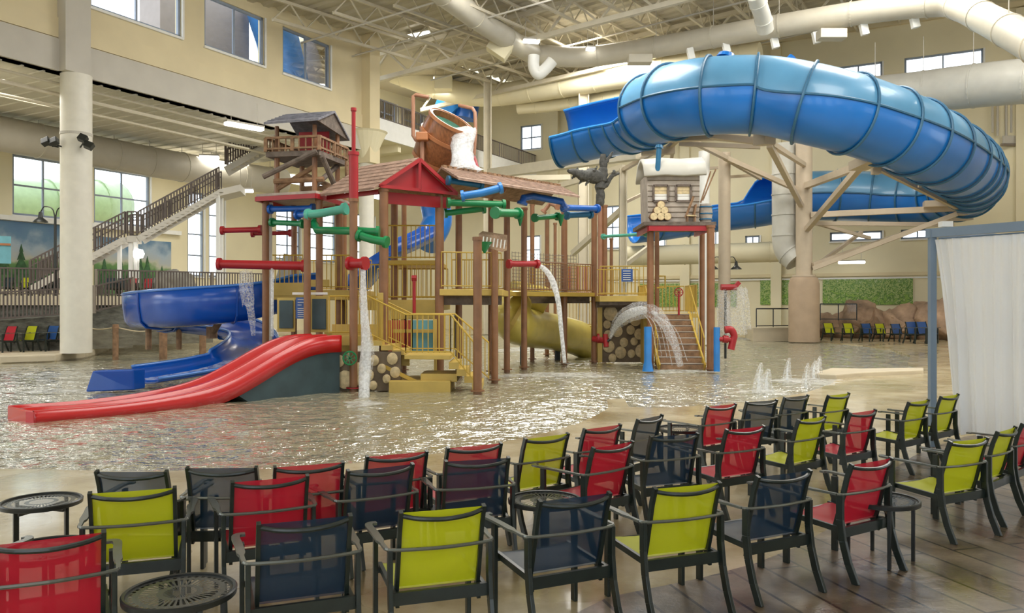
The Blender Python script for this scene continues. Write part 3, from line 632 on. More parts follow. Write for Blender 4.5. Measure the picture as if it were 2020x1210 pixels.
# side tables
def slotmat():
    m = bpy.data.materials.new('slotted_table_metal'); m.use_nodes = True; N, L = nt(m); b = N['Principled BSDF']; out = N['Material Output']
    b.inputs['Base Color'].default_value = (.30, .31, .30, 1); b.inputs['Roughness'].default_value = .22; b.inputs['Metallic'].default_value = .6
    tc = N.new('ShaderNodeTexCoord'); g = N.new('ShaderNodeTexGradient'); g.gradient_type = 'RADIAL'; L.new(tc.outputs['Object'], g.inputs[0])
    mu = N.new('ShaderNodeMath'); mu.operation = 'MULTIPLY'; mu.inputs[1].default_value = 40; L.new(g.outputs['Fac'], mu.inputs[0])
    fr_ = N.new('ShaderNodeMath'); fr_.operation = 'FRACT'; L.new(mu.outputs[0], fr_.inputs[0])
    gt = N.new('ShaderNodeMath'); gt.operation = 'LESS_THAN'; gt.inputs[1].default_value = .48; L.new(fr_.outputs[0], gt.inputs[0])
    sx = N.new('ShaderNodeSeparateXYZ'); L.new(tc.outputs['Object'], sx.inputs[0])
    cb = N.new('ShaderNodeCombineXYZ'); L.new(sx.outputs[0], cb.inputs[0]); L.new(sx.outputs[1], cb.inputs[1])
    ln = N.new('ShaderNodeVectorMath'); ln.operation = 'LENGTH'; L.new(cb.outputs[0], ln.inputs[0])
    w = N.new('ShaderNodeMath'); w.operation = 'MULTIPLY'; w.inputs[1].default_value = 8.2; L.new(ln.outputs['Value'], w.inputs[0])
    wf = N.new('ShaderNodeMath'); wf.operation = 'FRACT'; L.new(w.outputs[0], wf.inputs[0])
    a1 = N.new('ShaderNodeMath'); a1.operation = 'LESS_THAN'; a1.inputs[1].default_value = .72; L.new(wf.outputs[0], a1.inputs[0])
    a2 = N.new('ShaderNodeMath'); a2.operation = 'LESS_THAN'; a2.inputs[1].default_value = .262; L.new(ln.outputs['Value'], a2.inputs[0])
    m1 = N.new('ShaderNodeMath'); m1.operation = 'MULTIPLY'; L.new(gt.outputs[0], m1.inputs[0]); L.new(a1.outputs[0], m1.inputs[1])
    m2 = N.new('ShaderNodeMath'); m2.operation = 'MULTIPLY'; L.new(m1.outputs[0], m2.inputs[0]); L.new(a2.outputs[0], m2.inputs[1])
    tp = N.new('ShaderNodeBsdfTransparent'); mx = N.new('ShaderNodeMixShader'); L.new(m2.outputs[0], mx.inputs[0]); L.new(b.outputs[0], mx.inputs[1]); L.new(tp.outputs[0], mx.inputs[2]); L.new(mx.outputs[0], out.inputs[0])
    return m
M['slots'] = slotmat()
tproto = None
def table(x, y, label, r=.30, ang=.3):
    global tproto
    if tproto is None:
        t = thing('side_table', label, 'table')
        a = MB(); a.lathe([(.0, .0), (.285, .0)], (0, 0, 0), 48); o = a.build('tabletop', 'slots', t); o.location = (0, 0, .497)
        b = MB(); b.lathe([(.283, .47), (.30, .475), (.303, .505), (.295, .512), (.281, .508), (.283, .47)], (0, 0, 0), 48); b.build('rim', 'black', t, smooth='auto')
        for k in range(4):
            q = k*PI/2+.5; l = MB(); l.beam((.25*math.cos(q), .25*math.sin(q), 0), (.25*math.cos(q), .25*math.sin(q), .48), .026, .026); l.build('leg', 'black', t)
        s = MB(); s.beam((-.22*math.cos(.5), -.22*math.sin(.5), .44), (.22*math.cos(.5), .22*math.sin(.5), .44), .02, .02); s.beam((.22*math.sin(.5), -.22*math.cos(.5), .44), (-.22*math.sin(.5), .22*math.cos(.5), .44), .02, .02); s.build('brace', 'black', t)
        tproto = t; o = t
    else: o = copy_tree(tproto)
    Y = (HC-.505)*F/(y-HY); o.location = ((x-CX)/F*Y, Y, 0); o.rotation_euler = (0, 0, ang); o['label'] = label; o['category'] = 'table'; o['group'] = 'round metal side tables'
table(355, 1166, 'dark round slotted side table between the red corner chair and a navy chair')
table(82, 988, 'dark round slotted side table at the left edge behind the red corner chair', ang=.8)
table(95, 1083, 'dark round side table mostly hidden behind the red corner chair', ang=.1)
table(1075, 985, 'shiny round slotted side table between the navy and red chairs in mid deck', ang=1.1)
table(1342, 845, 'brownish round side table beyond the chairs near the shore spur', ang=.5)
table(1737, 984, 'round side table on the planks between a red and a lime chair', ang=.9)
table(1215, 922, 'round side table hidden among the middle row red chair and lime chair', ang=.2) if False else None
# ================================================================ CURTAIN AND ITS FRAME
cf = thing('cabana', 'slate blue metal cabana frame standing on the plank deck', 'frame', (6.13, 11.85, 0))
pA = P(1839, 460, 11.9); pA.z = 3.19; cd = Vector((.70, -1.13, 0)).normalized(); 
mb = MB(); mb.beam((pA.x, pA.y, 0), (pA.x, pA.y, 3.19), .09, .09, up=(0, 1, 0)); mb.build('post', 'curtframe', cf, bevel=.005)
mb = MB(); mb.beam((pA.x-.045, pA.y+.06, 3.14), pA+cd*4.2+Vector((0, 0, -.05)), .09, .13); mb.build('top_beam', 'curtframe', cf)
mb = MB(); mb.beam(pA+Vector((0, 0, -.05)), pA+Vector((2.8, 1.75, -.05)), .09, .13); mb.build('top_beam', 'curtframe', cf)
mb = MB(); e = pA+cd*4.2; mb.beam((e.x, e.y, 0), (e.x, e.y, 3.19), .09, .09, up=(0, 1, 0)); mb.build('post', 'curtframe', cf)
mb = MB(); e = pA+Vector((2.8, 1.75, 0)); mb.beam((e.x, e.y, 0), (e.x, e.y, 3.1), .09, .09, up=(0, 1, 0)); mb.build('post', 'curtframe', cf)
mb = MB(); e = pA+cd*2+Vector((0, 0, .02)); mb.box((pA.x+.25, pA.y+.1, 3.28), (.16, .12, .08)); mb.build('junction_box', 'white', cf)
cd3 = cd; nr = Vector((cd.y, -cd.x, 0))
mb = MB(); rows = []
nfold = 300
for j, (fz, zz) in enumerate([(0, 3.04), (.05, 2.95), (.3, 2.4), (.6, 1.6), (.85, .8), (1, .27)]):
    r = []
    for i in range(nfold+1):
        u = i/nfold; s = .05+u*3.9; pull = .34*fz*math.exp(-u*9); amp = (.02+.075*fz)*(.7+.5*math.sin(31*u)); ph = 15*u*PI*2*.9+2.2*math.sin(9*u)+1.1*math.sin(23*u)+.5*fz*math.sin(3*u+fz*2)
        q = Vector((pA.x, pA.y, 0))+cd*(s+pull)+nr*(amp*math.sin(ph)+.02*math.sin(2.3*ph+1)*(1+fz)); q.z = zz+(.015*math.sin(ph*1.3) if j == 5 else 0); r.append(q)
    rows.append(r)
mb.grid(rows); o = mb.build('sheer_curtain', 'curtain', smooth=True); tag(o, 'white sheer pleated curtain hanging from the slate blue frame', 'curtain')
mb = MB(); q = pA+cd*.1; mb.tube([(q.x, q.y, 3.05), (q.x+cd.x*4, q.y+cd.y*4, 3.05)], .012, 6); mb.build('curtain_rod', 'curtframe', cf)
mb = MB(); mb.beam((pA.x+.3, pA.y+1.7, .06), (pA.x+3.6, pA.y+1.2, .06), .05, .06); mb.build('floor_rail', 'curtframe', cf) if False else None
# pale lounger inside the cabana, dimly visible through the cloth
cb = thing('cabana_lounge', 'pale padded lounge chair seen dimly through the sheer curtain', 'lounger', (8.3, 10.9, 0))
mb = MB(); mb.box((8.3, 10.9, .35), (1.9, .8, .22), rz=.3); mb.build('cushion', 'ductgrey', cb, bevel=.04)
mb = MB(); mb.box((8.3, 10.9, .19), (1.9, .8, .1), rz=.3)
for i, j in ((-1, -1), (1, -1), (1, 1), (-1, 1)): q = rot((i*.85, j*.34, 0), .3); mb.box((8.3+q.x, 10.9+q.y, .09), (.06, .06, .18))
mb.build('lounge_frame', 'greywood', cb)
# ================================================================ SLIDES
def trough(path, prof_fn, name, m, par, smooth=True, solid=0):
    """sweep an open profile along a path; prof_fn(i/n) -> list of (side, up) offsets, side>0 = right of travel"""
    rows = []; n = len(path)
    for i, p in enumerate(path):
        d = path[min(i+1, n-1)]-path[max(i-1, 0)]; d.z = 0; d.normalize(); sd = Vector((d.y, -d.x, 0))
        rows.append([p+sd*a+Vector((0, 0, b)) for a, b in prof_fn(i/(n-1))])
    mb = MB(); mb.grid(rows); return mb.build(name, m, par, smooth='auto' if smooth else False, solid=solid)
# --- overhead tube slide
ts = thing('tube_slide', 'huge blue enclosed tube slide looping overhead on beige steel arms', 'slide', (18.0, 44.5, 0))
tc_px = [(1284, 218, 35.2), (1335, 199, 33.2), (1400, 190, 32), (1500, 188, 31.6), (1600, 206, 30.6), (1700, 232, 31), (1800, 270, 32.2), (1875, 312, 35), (1915, 345, 39), (1903, 374, 43), (1850, 388, 46), (1760, 390, 48), (1680, 387, 49), (1600, 387, 49.5), (1528, 394, 50)]
tc = catmull([P(*q) for q in tc_px], 8); R0 = 1.5
def ringpts(path, i, r, a0, a1, n):
    d = path[min(i+1, len(path)-1)]-path[max(i-1, 0)]; d.normalize(); sd = d.cross(Vector((0, 0, 1))).normalized(); up = sd.cross(d).normalized()
    return [path[i]+sd*(r*math.cos(a0+(a1-a0)*k/n))+up*(r*math.sin(a0+(a1-a0)*k/n)) for k in range(n+1)]
seg = max(1, len(tc)//20)
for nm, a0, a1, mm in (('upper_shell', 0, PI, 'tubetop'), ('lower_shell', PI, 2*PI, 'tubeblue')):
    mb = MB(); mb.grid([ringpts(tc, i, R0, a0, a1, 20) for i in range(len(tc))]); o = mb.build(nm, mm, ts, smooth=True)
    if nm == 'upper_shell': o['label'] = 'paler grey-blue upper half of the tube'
mb = MB()
for sgn in (0, PI):
    pts = [ringpts(tc, i, R0+.03, sgn, sgn+.001, 1)[0] for i in range(len(tc))]; mb.tube(pts, .05, 6)
mb.build('side_seam', 'tubeflange', ts)
L = [0]
for i in range(1, len(tc)): L.append(L[-1]+(tc[i]-tc[i-1]).length)
nfl = 22
for k in range(nfl):
    s = L[-1]*k/(nfl-1); i = min(range(len(L)), key=lambda j: abs(L[j]-s))
    d = (tc[min(i+1, len(tc)-1)]-tc[max(i-1, 0)]).normalized(); f = MB(); rr = [p+d*o_ for o_ in (0,) for p in ringpts(tc, i, R0+.06, 0, 2*PI*47/48, 47)]
    f.tube(rr, .055, 6, closed=True); f.build('flange_ring', 'tubeflange', ts)
mb = MB(); mb.tube([P(1432, 114, 31.8), P(1434, 106, 31.8)], [.38, .3], 16); mb.build('vent_cap', 'tubeblue', ts)
mb = MB(); mb.tube([P(1558, 120, 31), P(1564, 114, 31)], .18, 12); mb.build('vent_cap', 'tubeblue', ts)
def open_trough(px, name, near_deg, far_fn, par):
    path = catmull([P(*q) for q in px], 6); rows = []; n = len(path)
    for i in range(n):
        d = path[min(i+1, n-1)]-path[max(i-1, 0)]; d.z = 0; d.normalize(); nd = Vector((0, 0, 1)).cross(d); nd = nd if nd.y < 0 else -nd; nd.normalize()
        fa = far_fn(i/(n-1)); rows.append([path[i]+nd*(R0*math.cos(math.radians(a)))+Vector((0, 0, R0*math.sin(math.radians(a)))) for a in [near_deg+(fa-near_deg)*k/24 for k in range(25)]])
    mb = MB(); mb.grid(rows); mb.build(name, 'tubeblue', par, smooth=True, solid=.06)
    e = MB(); e.tube([r[0] for r in rows], .07, 6); e.tube([r[-1] for r in rows], .06, 6); e.build('rim_edge', 'skyblue', par)
    for k in range(0, n, 5):
        f = MB(); f.tube([path[k]+(p-path[k])*1.035 for p in rows[k]], .05, 6); f.build('flange_ring', 'tubeflange', par)
ot = thing('open_slide_trough', 'open blue slide trough joining the tube slide at its upper left end', 'slide', (4.5, 40, 0))
open_trough([(1104, 268, 40.0), (1160, 254, 39.4), (1215, 243, 38.4), (1262, 232, 36.8), (1286, 218, 35.2)], 'trough', -14, lambda u: -246 if u < .5 else (-246+48*min(1, (u-.5)/.12) if u < .8 else -198-60*(u-.8)/.2), ot)
ot2 = thing('open_slide_trough', 'open blue slide trough seen behind the cabin and the round column', 'slide', (10, 50, 0))
open_trough([(1528, 394, 50), (1480, 402, 50.5), (1400, 412, 51), (1320, 425, 51), (1252, 432, 50.5)], 'trough', -8, lambda u: -262 if u < .18 else (-262+70*min(1, (u-.18)/.12)), ot2)
# tower column and arms
tw = thing('slide_tower', 'beige steel tower column with raking arms holding the blue tube slide', 'column', (P(1586, 600, 45).x, 45, 0))
cx, cy = P(1586, 600, 45).x, 45
mb = MB(); mb.lathe([(.82, 0), (.82, 3.2), (.72, 3.55), (.50, 3.62)], (cx, cy, 0), 36); mb.build('concrete_base', 'towerbase', tw, smooth='auto')
mb = MB(); mb.lathe([(.44, 3.5), (.44, 11.1)], (cx, cy, 0), 32); mb.lathe([(.62, 3.6), (.62, 3.7)], (cx, cy, 0), 32); mb.build('steel_shaft', 'towercol', tw, smooth='auto')
CY = 44.6
arms = [((1592, 452, CY), (1703, 322, 33.2), .26), ((1592, 366, CY), (1722, 318, 33.2), .32), ((1580, 405, CY), (1518, 286, 33.6), .24), ((1586, 325, CY), (1522, 284, 33.8), .22), ((1572, 374, CY), (1432, 312, 43), .24),
        ((1600, 424, CY), (1892, 411, 41.5), .30), ((1604, 441, 44.9), (1880, 443, 45), .22), ((1604, 530, CY), (1888, 422, 41.5), .24), ((1603, 522, CY), (1842, 440, 47), .20), ((1720, 326, 33.4), (1895, 414, 41.2), .18),
        ((1600, 438, 44.8), (1716, 470, 47), .18), ((1602, 530, 44.8), (1700, 458, 47.5), .18), ((1510, 283, 33.8), (1400, 268, 33.6), .2)]
for a, b, w_ in arms: mb = MB(); mb.beam(P(*a), P(*b), w_, w_); mb.build('arm', 'towercol', tw)
for a, b, w_, h_ in [((1690, 329, 33), (1728, 312, 31.5), .7, .35), ((1822, 404, 42), (1948, 400, 41), .9, .32), ((1870, 432, 43), (1915, 430, 43), .5, .25), ((1496, 276, 33.4), (1520, 272, 32.6), .5, .5)]:
    mb = MB(); mb.beam(P(*a), P(*b), w_, h_); mb.build('cradle_plate', 'towercol', tw)
for a, b, w_ in [((1728, 328, 33), (1728, 344, 33), .3), ((1897, 404, 42), (1897, 425, 42), .5), ((1815, 345, 35), (1814, 370, 35), .12)]: mb = MB(); mb.beam(P(*a), P(*b), w_, w_, up=(0, 1, 0)); mb.build('bracket', 'towercol', tw)
tt = thing('slide_truss', 'beige steel truss under the left end of the blue tube slide', 'truss', (P(1429, 600, 44).x, 42, 9.5))
for a, b, w_ in [((1290, 273, 35), (1408, 268, 34), .36), ((1408, 270, 34), (1515, 280, 33.8), .26), ((1340, 284, 36), (1500, 290, 35), .18), ((1266, 299, 37.5), (1330, 297, 37.5), .34), ((1300, 308, 39), (1345, 268, 36), .2), ((1345, 268, 36), (1433, 312, 43), .22), ((1325, 310, 40), (1330, 270, 36), .16),
                 ((1429, 350, 44), (1500, 345, 47), .16), ((1230, 335, 46), (1290, 300, 40), .2), ((1232, 400, 46), (1290, 372, 48), .16), ((1430, 312, 43), (1500, 352, 46), .2), ((1432, 330, 44), (1280, 340, 47), .14)]:
    mb = MB(); mb.beam(P(*a), P(*b), w_, w_); mb.build('truss_member', 'towercol', tt)
for a, b, w_, lab in [((968, 343, 54), (1262, 303, 42), .55, 'long cream beam rising to the right above the tree stump'), ((1010, 352, 53), (1125, 350, 53), .3, 'short cream beam behind the tree stump'), ((1060, 380, 54), (1230, 330, 48), .3, 'cream raking brace left of the blue trough'),
                      ((1130, 500, 53), (1226, 415, 47), .3, 'cream diagonal brace crossing the low window behind the posts'), ((1236, 520, 47), (1290, 480, 49), .22, 'cream diagonal brace low behind the cabin posts')]:
    mb = MB(); mb.beam(P(*a), P(*b), w_, w_*1.1); o = mb.build('steel_brace', 'steel_cream'); tag(o, lab, 'beam')
# --- red double slide
rs = thing('red_slide', 'glossy red double-lane slide running down into the shallow water', 'slide', (-6.5, 17, 0))
Pn = Vector((-8.6, 14.6, 0)); dn = Vector((.64, .77, 0)).normalized(); wn_ = Vector((-dn.y, dn.x, 0))
prof = [(0, .17), (.25, .17), (1.2, .15), (2.35, .19), (3.34, .30), (4.0, .47), (4.6, .72), (5.2, 1.0), (5.7, 1.2), (6.15, 1.31), (6.6, 1.34), (6.9, 1.34)]
pp = catmull([Vector((s, 0, z)) for s, z in prof], 4)
W_ = 1.27
def rsec(dep):  # cross-section: (offset across, height below rim)
    r = .05
    return [(-.0, -dep-.05), (0, -.02), (.02, 0), (.10, 0), (.13, -.03), (.22, -dep*.82), (.40, -dep), (.58, -dep*.82), (.70, -.03), (.74, 0), (.88, 0), (.92, -.03), (1.04, -dep*.82), (1.22, -dep), (1.40, -dep*.82), (1.49, -.03), (1.52, 0), (1.60, 0), (1.62, -.02), (1.62, -dep-.05)]
rows = []
for q in pp:
    s, z = q.x, q.z; dep = min(.33, z-.02+.03) if s < 3 else .33
    if s < .35: dep = .03+.10*(s/.35)
    rows.append([Pn+dn*s+wn_*(a*W_/1.62)+Vector((0, 0, max(z+b, -.05))) for a, b in rsec(dep)])
mb = MB(); mb.grid(rows); mb.build('slide_shell', 'slidered', rs, smooth='auto')
# side skirts: red lower edge
for off, nm in ((0, 1), (W_, 2)):
    a = [];
    for q in pp: s, z = q.x, q.z; a.append((Pn+dn*s+wn_*off+Vector((0, 0, z-.02)), Pn+dn*s+wn_*off+Vector((0, 0, max(-.1, z-(.42 if s > 3.3 else .6))))))
    mb = MB(); mb.grid([[x[0] for x in a], [x[1] for x in a]]); mb.build('side_skirt', 'slidered', rs, smooth=True, solid=.03)
mb = MB(); e = [Pn, Pn+wn_*W_]; mb.grid([[Pn-dn*.06+wn_*(.25)+Vector((0, 0, .15)), Pn-dn*.06+wn_*(W_-.25)+Vector((0, 0, .15))], [Pn-dn*.06+wn_*.25+Vector((0, 0, -.1)), Pn-dn*.06+wn_*(W_-.25)+Vector((0, 0, -.1))]])
mb.prism([Pn+Vector((0, 0, -.1)), Pn-dn*.07+wn_*.2+Vector((0, 0, -.1)), Pn-dn*.07+wn_*(W_-.2)+Vector((0, 0, -.1)), Pn+wn_*W_+Vector((0, 0, -.1))], (0, 0, .27)); mb.build('end_lip', 'slidered', rs, bevel=.02)
poly = [Pn+dn*4.4+wn_*.04+Vector((0, 0, -.1)), Pn+dn*6.88+wn_*.04+Vector((0, 0, -.1))]+[Pn+dn*s+wn_*.04+Vector((0, 0, z-.4)) for s, z in [(6.88, 1.34), (6.4, 1.33), (5.9, 1.25), (5.4, 1.08), (4.9, .85), (4.5, .67), (4.1, .5)]]
mb = MB(); mb.prism(poly, wn_*(W_-.08)); mb.build('base_panel', 'darkpanel', rs)
# --- royal blue curved flume
bs = thing('blue_slide', 'royal blue open flume curving round and running out beside the red slide', 'slide', (-9, 24, 0))
bp_ = [P(640, 560, 24.6), P(560, 568, 24.4), P(480, 590, 23.6), P(400, 600, 23.2), P(330, 612, 23.6), P(286, 620, 25.0), P(300, 628, 26.6), P(360, 636, 27.6), P(440, 644, 27.2), P(492, 652, 25.6), P(498, 672, 24.0), P(470, 694, 22.6), P(420, 712, 21.9), P(350, 732, 21.2), P(285, 750, 20.6)]
zs = [1.95, 1.85, 1.62, 1.5, 1.42, 1.35, 1.25, 1.12, .98, .86, .66, .42, .26, .15, .08]
for q, z in zip(bp_, zs): q.z = z
bpath = catmull(bp_, 8)
def bprof(u):
    out = 1.05 if u < .5 else (1.05-.75*min(1, (u-.5)/.2)); inn = .38 if u > .5 else .45; k_ = max(0, min(1, (u-.62)/.16))
    out -= .12*k_; wf = 1+.42*k_
    # travel: outer wall of the clockwise helix is on the left (side<0)
    pts = [(-.62, out), (-.60, max(out*.6, .1)), (-.54, min(.22, out*.5)), (-.38, .05), (0, 0), (.38, .05), (.54, .2), (.60, inn)]
    return [(a*wf, b) for a, b in pts]
o = trough(bpath, bprof, 'flume', 'slideblue', bs, solid=.04)
rim1, rim2 = [], []
n = len(bpath)
for i, p in enumerate(bpath):
    d = bpath[min(i+1, n-1)]-bpath[max(i-1, 0)]; d.z = 0; d.normalize(); sd = Vector((d.y, -d.x, 0)); pf = bprof(i/(n-1)); rim1.append(p+sd*pf[0][0]+Vector((0, 0, pf[0][1]))); rim2.append(p+sd*pf[-1][0]+Vector((0, 0, pf[-1][1])))
M['bluerim'] = mat('light_blue_rim', (.05, .20, .62), .25, coat=.4)
for rm in (rim1, rim2): mb = MB(); mb.tube(rm, .045, 6); mb.build('rim_edge', 'bluerim', bs, smooth=True)
for k in (18, 34, 52, 66): 
    p = bpath[k]; d = bpath[k+1]-bpath[k-1]; d.z = 0; d.normalize(); sd = Vector((d.y, -d.x, 0)); mb = MB(); mb.tube([p+sd*a*1.06+Vector((0, 0, b-.04)) for a, b in bprof(k/(n-1))], .035, 6); mb.build('joint_rib', 'slideblue', bs)
# runout flume wall and end block
e = bpath[-1]; q1, q2 = G(170, 772), G(264, 768)
mb = MB(); a, b = G(168, 774), G(264, 770); d2 = Vector((.25, 1, 0)).normalized(); mb.prism([a, b, b+Vector((0, 0, .50)), a+Vector((.12, .1, .50))], (.10, .40, 0)); mb.build('end_block', 'slideblue', bs, bevel=.03)
mb = MB(); mb.lathe([(.05, 0), (.05, .02)], P(219, 737, 19.95), 12, Matrix.Rotation(PI/2, 3, 'X')); mb.build('end_cap', 'skyblue', bs)
# wood brace and support posts
for a, b, r in [((446, 612, 23.9), (418, 660, 24.4), .10), ((418, 645, 24.4), (418, 668, 24.4), .16), ((293, 636, 24.6), (293, 690, 24.6), .09), ((353, 650, 27.2), (353, 690, 27.2), .09)]:
    mb = MB(); mb.tube([P(*a), P(*b)], r, 10); mb.build('wood_brace', 'logwood', bs)
mb = MB(); rows = []
for i in range(n-26, n): rows.append([bpath[i]+Vector((0, 0, .08))+Vector((s_*.42, s_*.15, 0)) for s_ in (-1, -.4, .4, 1)])
mb.grid(rows); o = mb.build('flowing_water', 'foam', smooth=True); tag(o, 'thin white water running down the blue runout flume', 'water')
# yellow enclosed slide behind the posts
ys = thing('yellow_slide', 'mustard yellow curved tube slide behind the structure posts', 'slide', (1.2, 31, 0))
mb = MB(); pth = catmull([P(1015, 600, 29), P(1012, 622, 28.5), P(1018, 640, 28.5), P(1045, 648, 29.5), P(1090, 655, 31), P(1140, 668, 32.5), P(1185, 690, 33.5)], 6); mb.tube(pth, [.62]*6+[.7]*(len(pth)-6), 20); mb.build('tube', 'yellowtube', ys, smooth='auto')
mb = MB(); mb.tube([P(1012, 628, 28.4), P(1019, 632, 28.4)], .78, 24); mb.build('flange_ring', 'yellow2', ys)
mb = MB(); mb.tube([P(1060, 590, 30), P(1080, 600, 30)], .55, 18); mb.tube([P(1010, 580, 29.5), P(1060, 590, 30)], .5, 18); mb.build('upper_tube', 'yellowtube', ys, smooth='auto')
for x, Y in ((1032, 29.5), (1100, 31.5)): mb = MB(); q = P(x, 650, Y); mb.tube([(q.x, q.y, -.3), (q.x, q.y, q.z)], .12, 10); mb.build('support', 'black', ys)
# ================================================================ PLAY STRUCTURE
ps = thing('play_structure', 'multi-level mustard and brown water play structure standing in the pool', 'play structure', (-1, 24, 0))
def post(x, Y, ytop, r=.085, m='brown', z0=-.35, par=ps, name='post', lab=None):
    q = P(x, 600, Y); mb = MB(); zt = ZY(ytop, Y); mb.tube([(q.x, q.y, z0), (q.x, q.y, zt)], r, 14); mb.tube([(q.x, q.y, 0.02), (q.x, q.y, .05)], r+.07, 14); mb.tube([(q.x, q.y, zt-.08), (q.x, q.y, zt)], r+.02, 14)
    o = mb.build(name, m, par, smooth='auto')
    if lab: o['label'] = lab
    return o
for a in [(697.5, 20, 392, .10), (942, 19.3, 468, .105), (976, 22.1, 462, .095), (1000, 25.6, 375, .10), (1034, 26.5, 410, .10), (1050, 30.5, 402, .085), (1079, 33.4, 430, .09), (1095, 35.5, 440, .07),
          (1113, 28.7, 412, .11), (1172, 29.2, 420, .105), (1193, 31.5, 405, .10), (757, 20.7, 372, .115), (778, 23.5, 385, .10), (797, 25.5, 392, .08), (867, 22.0, 378, .12), (905, 24, 390, .10), (968, 25, 380, .08),
          (606, 20.8, 428, .09), (630, 22.0, 392, .095), (580, 24.2, 395, .085), (524, 22.6, 390, .095), (669, 23.5, 382, .11), (679, 26, 392, .08), (1283, 26.4, 448, .11), (1402, 25.8, 445, .125), (1385, 28.3, 448, .09), (1296, 28.8, 450, .08), (1206, 33, 470, .07)]:
    post(*a)
post(532, 22.9, 400, .07, 'white', lab='white post'); post(1283, 26.4, 448, .01)  if False else None
post(697.5, 20, 300, .115, 'red', ZY(394, 20), name='mast_lower', lab='red mast'); post(697.5, 20, 213, .05, 'red', ZY(302, 20), name='mast_tip', lab='slim red mast tip')
def slab(name, pts, z, th, m, par=ps): mb = MB(); mb.prism([(a, b, z-th) for a, b in pts], (0, 0, th)); return mb.build(name, m, par, bevel=.01)
slab('deck', [(-1.95, 21.8), (-.25, 22.3), (-.1, 25.8), (-1.95, 25.8)], 2.5, .17, 'yellow2')
slab('deck', [(-.12, 26.3), (2.95, 28.9), (2.95, 30.4), (-.12, 28.2)], 2.5, .14, 'yellow')
slab('deck', [(2.98, 27.6), (4.75, 27.4), (4.75, 30.3), (2.98, 30.3)], 2.38, .2, 'yellow2')
slab('deck', [(4.75, 28.3), (6.5, 28.3), (6.5, 30.3), (4.75, 30.3)], 1.76, .14, 'yellow2')
slab('deck', [(-4.4, 23.0), (-1.98, 23.0), (-1.98, 26), (-4.4, 26)], 2.22, .3, 'yellow2')
slab('deck', [(-7.1, 23.2), (-4.4, 23.2), (-4.4, 26.2), (-7.1, 26.2)], 2.5, .28, 'yellow2')
slab('deck', [(-3.6, 23.2), (-2.1, 23.2), (-2.1, 26), (-3.6, 26)], 3.35, .12, 'yellow')
slab('deck', [(-4.65, 20.4), (-3.5, 20.4), (-3.5, 23), (-4.65, 23)], 1.3, .25, 'yellow2')
slab('deck', [(-2.65, 19.95), (-1.5, 19.8), (-1.5, 21.3), (-2.65, 21.3)], .84, .1, 'yellow2')
def under(x0, x1, Y, z, d=.25): mb = MB(); mb.beam((x0, Y, z), (x1, Y, z), .12, d); mb.build('deck_joist', 'darkwood', ps)
under(-1.9, -.3, 22.6, 2.2); under(-1.9, -.3, 24, 2.2); under(0, 2.8, 29.3, 2.25); under(3.0, 4.7, 29, 2.1); under(3, 4.7, 27.8, 2.12, .12)
# railings: each one a part, balusters as its pattern
def railing(a, b, h=1.0, m='yellow', gap=.13, par=ps, name='railing', r=.022, rb=.013, z0=.06, posts=False):
    a, b = Vector(a), Vector(b); L_ = (b-a).length; d = (b-a)/L_; mb = MB(); up = Vector((0, 0, h)); mb.tube([a+up, b+up], r, 6); mb.tube([a+Vector((0, 0, z0+.03)), b+Vector((0, 0, z0+.03))], r*.8, 6)
    n_ = max(2, int(L_/gap))
    for i in range(n_+1):
        q = a+d*(L_*i/n_); mb.beam(q+Vector((0, 0, z0)), q+up, rb*1.8 if i % 10 or not posts else .05, rb*1.8 if i % 10 or not posts else .05, up=(0, 1, 0))
    return mb.build(name, m, par)
for a, b, m in [((-1.9, 21.85, 2.5), (-.3, 22.3, 2.5), 'yellow'), ((-1.9, 25.7, 2.5), (-.15, 25.7, 2.5), 'yellow'), ((3.0, 27.62, 2.38), (4.72, 27.45, 2.38), 'yellow'), ((2.2, 32.8, .2), (3.35, 32.2, .2), 'yellow'), ((2.2, 32.8, 1.2), (3.35, 32.2, 1.2), 'yellow'), ((3.0, 30.2, 2.38), (4.7, 30.2, 2.38), 'yellow'),
                ((4.8, 30.2, 1.76), (6.4, 30.2, 1.76), 'yellow'), ((-4.3, 23.05, 2.22), (-2.05, 23.05, 2.22), 'yellow'), ((-4.3, 25.9, 2.22), (-2.05, 25.9, 2.22), 'yellow'), ((-3.55, 23.25, 3.35), (-2.1, 23.25, 3.35), 'yellow'),
                ((-7.05, 23.25, 2.5), (-6.0, 23.25, 2.5), 'yellow'), ((-5.8, 26, 2.5), (-4.5, 26, 2.5), 'yellow'), ((-5.6, 23.3, 2.5), (-4.5, 23.3, 2.5), 'yellow'), ((-6.9, 26, 2.5), (-5.8, 26, 2.5), 'yellow'),
                ((-.1, 27.9, 2.5), (2.9, 30.3, 2.5), 'yellow'), ((-.05, 26.4, 2.5), (2.9, 28.95, 2.5), 'brown'), ((-4.6, 20.45, 1.3), (-3.7, 20.45, 1.3), 'yellow'),
                ((-3.6, 20.2, 1.3), (-2.62, 20.0, .84), 'yellow'), ((-2.62, 20.0, .84), (-1.5, 19.85, .84), 'yellow'), ((-1.5, 19.85, .84), (-.85, 19.5, .1), 'yellow'), ((-1.5, 21.3, .84), (-.6, 21.0, .1), 'yellow'), ((-2.62, 21.3, .84), (-1.5, 21.3, .84), 'yellow'),
                ((-3.6, 21.4, 1.3), (-2.62, 21.3, .84), 'yellow'), ((4.7, 28.3, 1.76), (4.7, 30.2, 1.76), 'yellow'), ((6.45, 28.3, 1.76), (6.45, 30.2, 1.76), 'yellow'), ((-4.7, 22.9, 1.3), (-3.5, 22.9, 1.3), 'yellow')]:
    railing(a, b, 1.0, m)
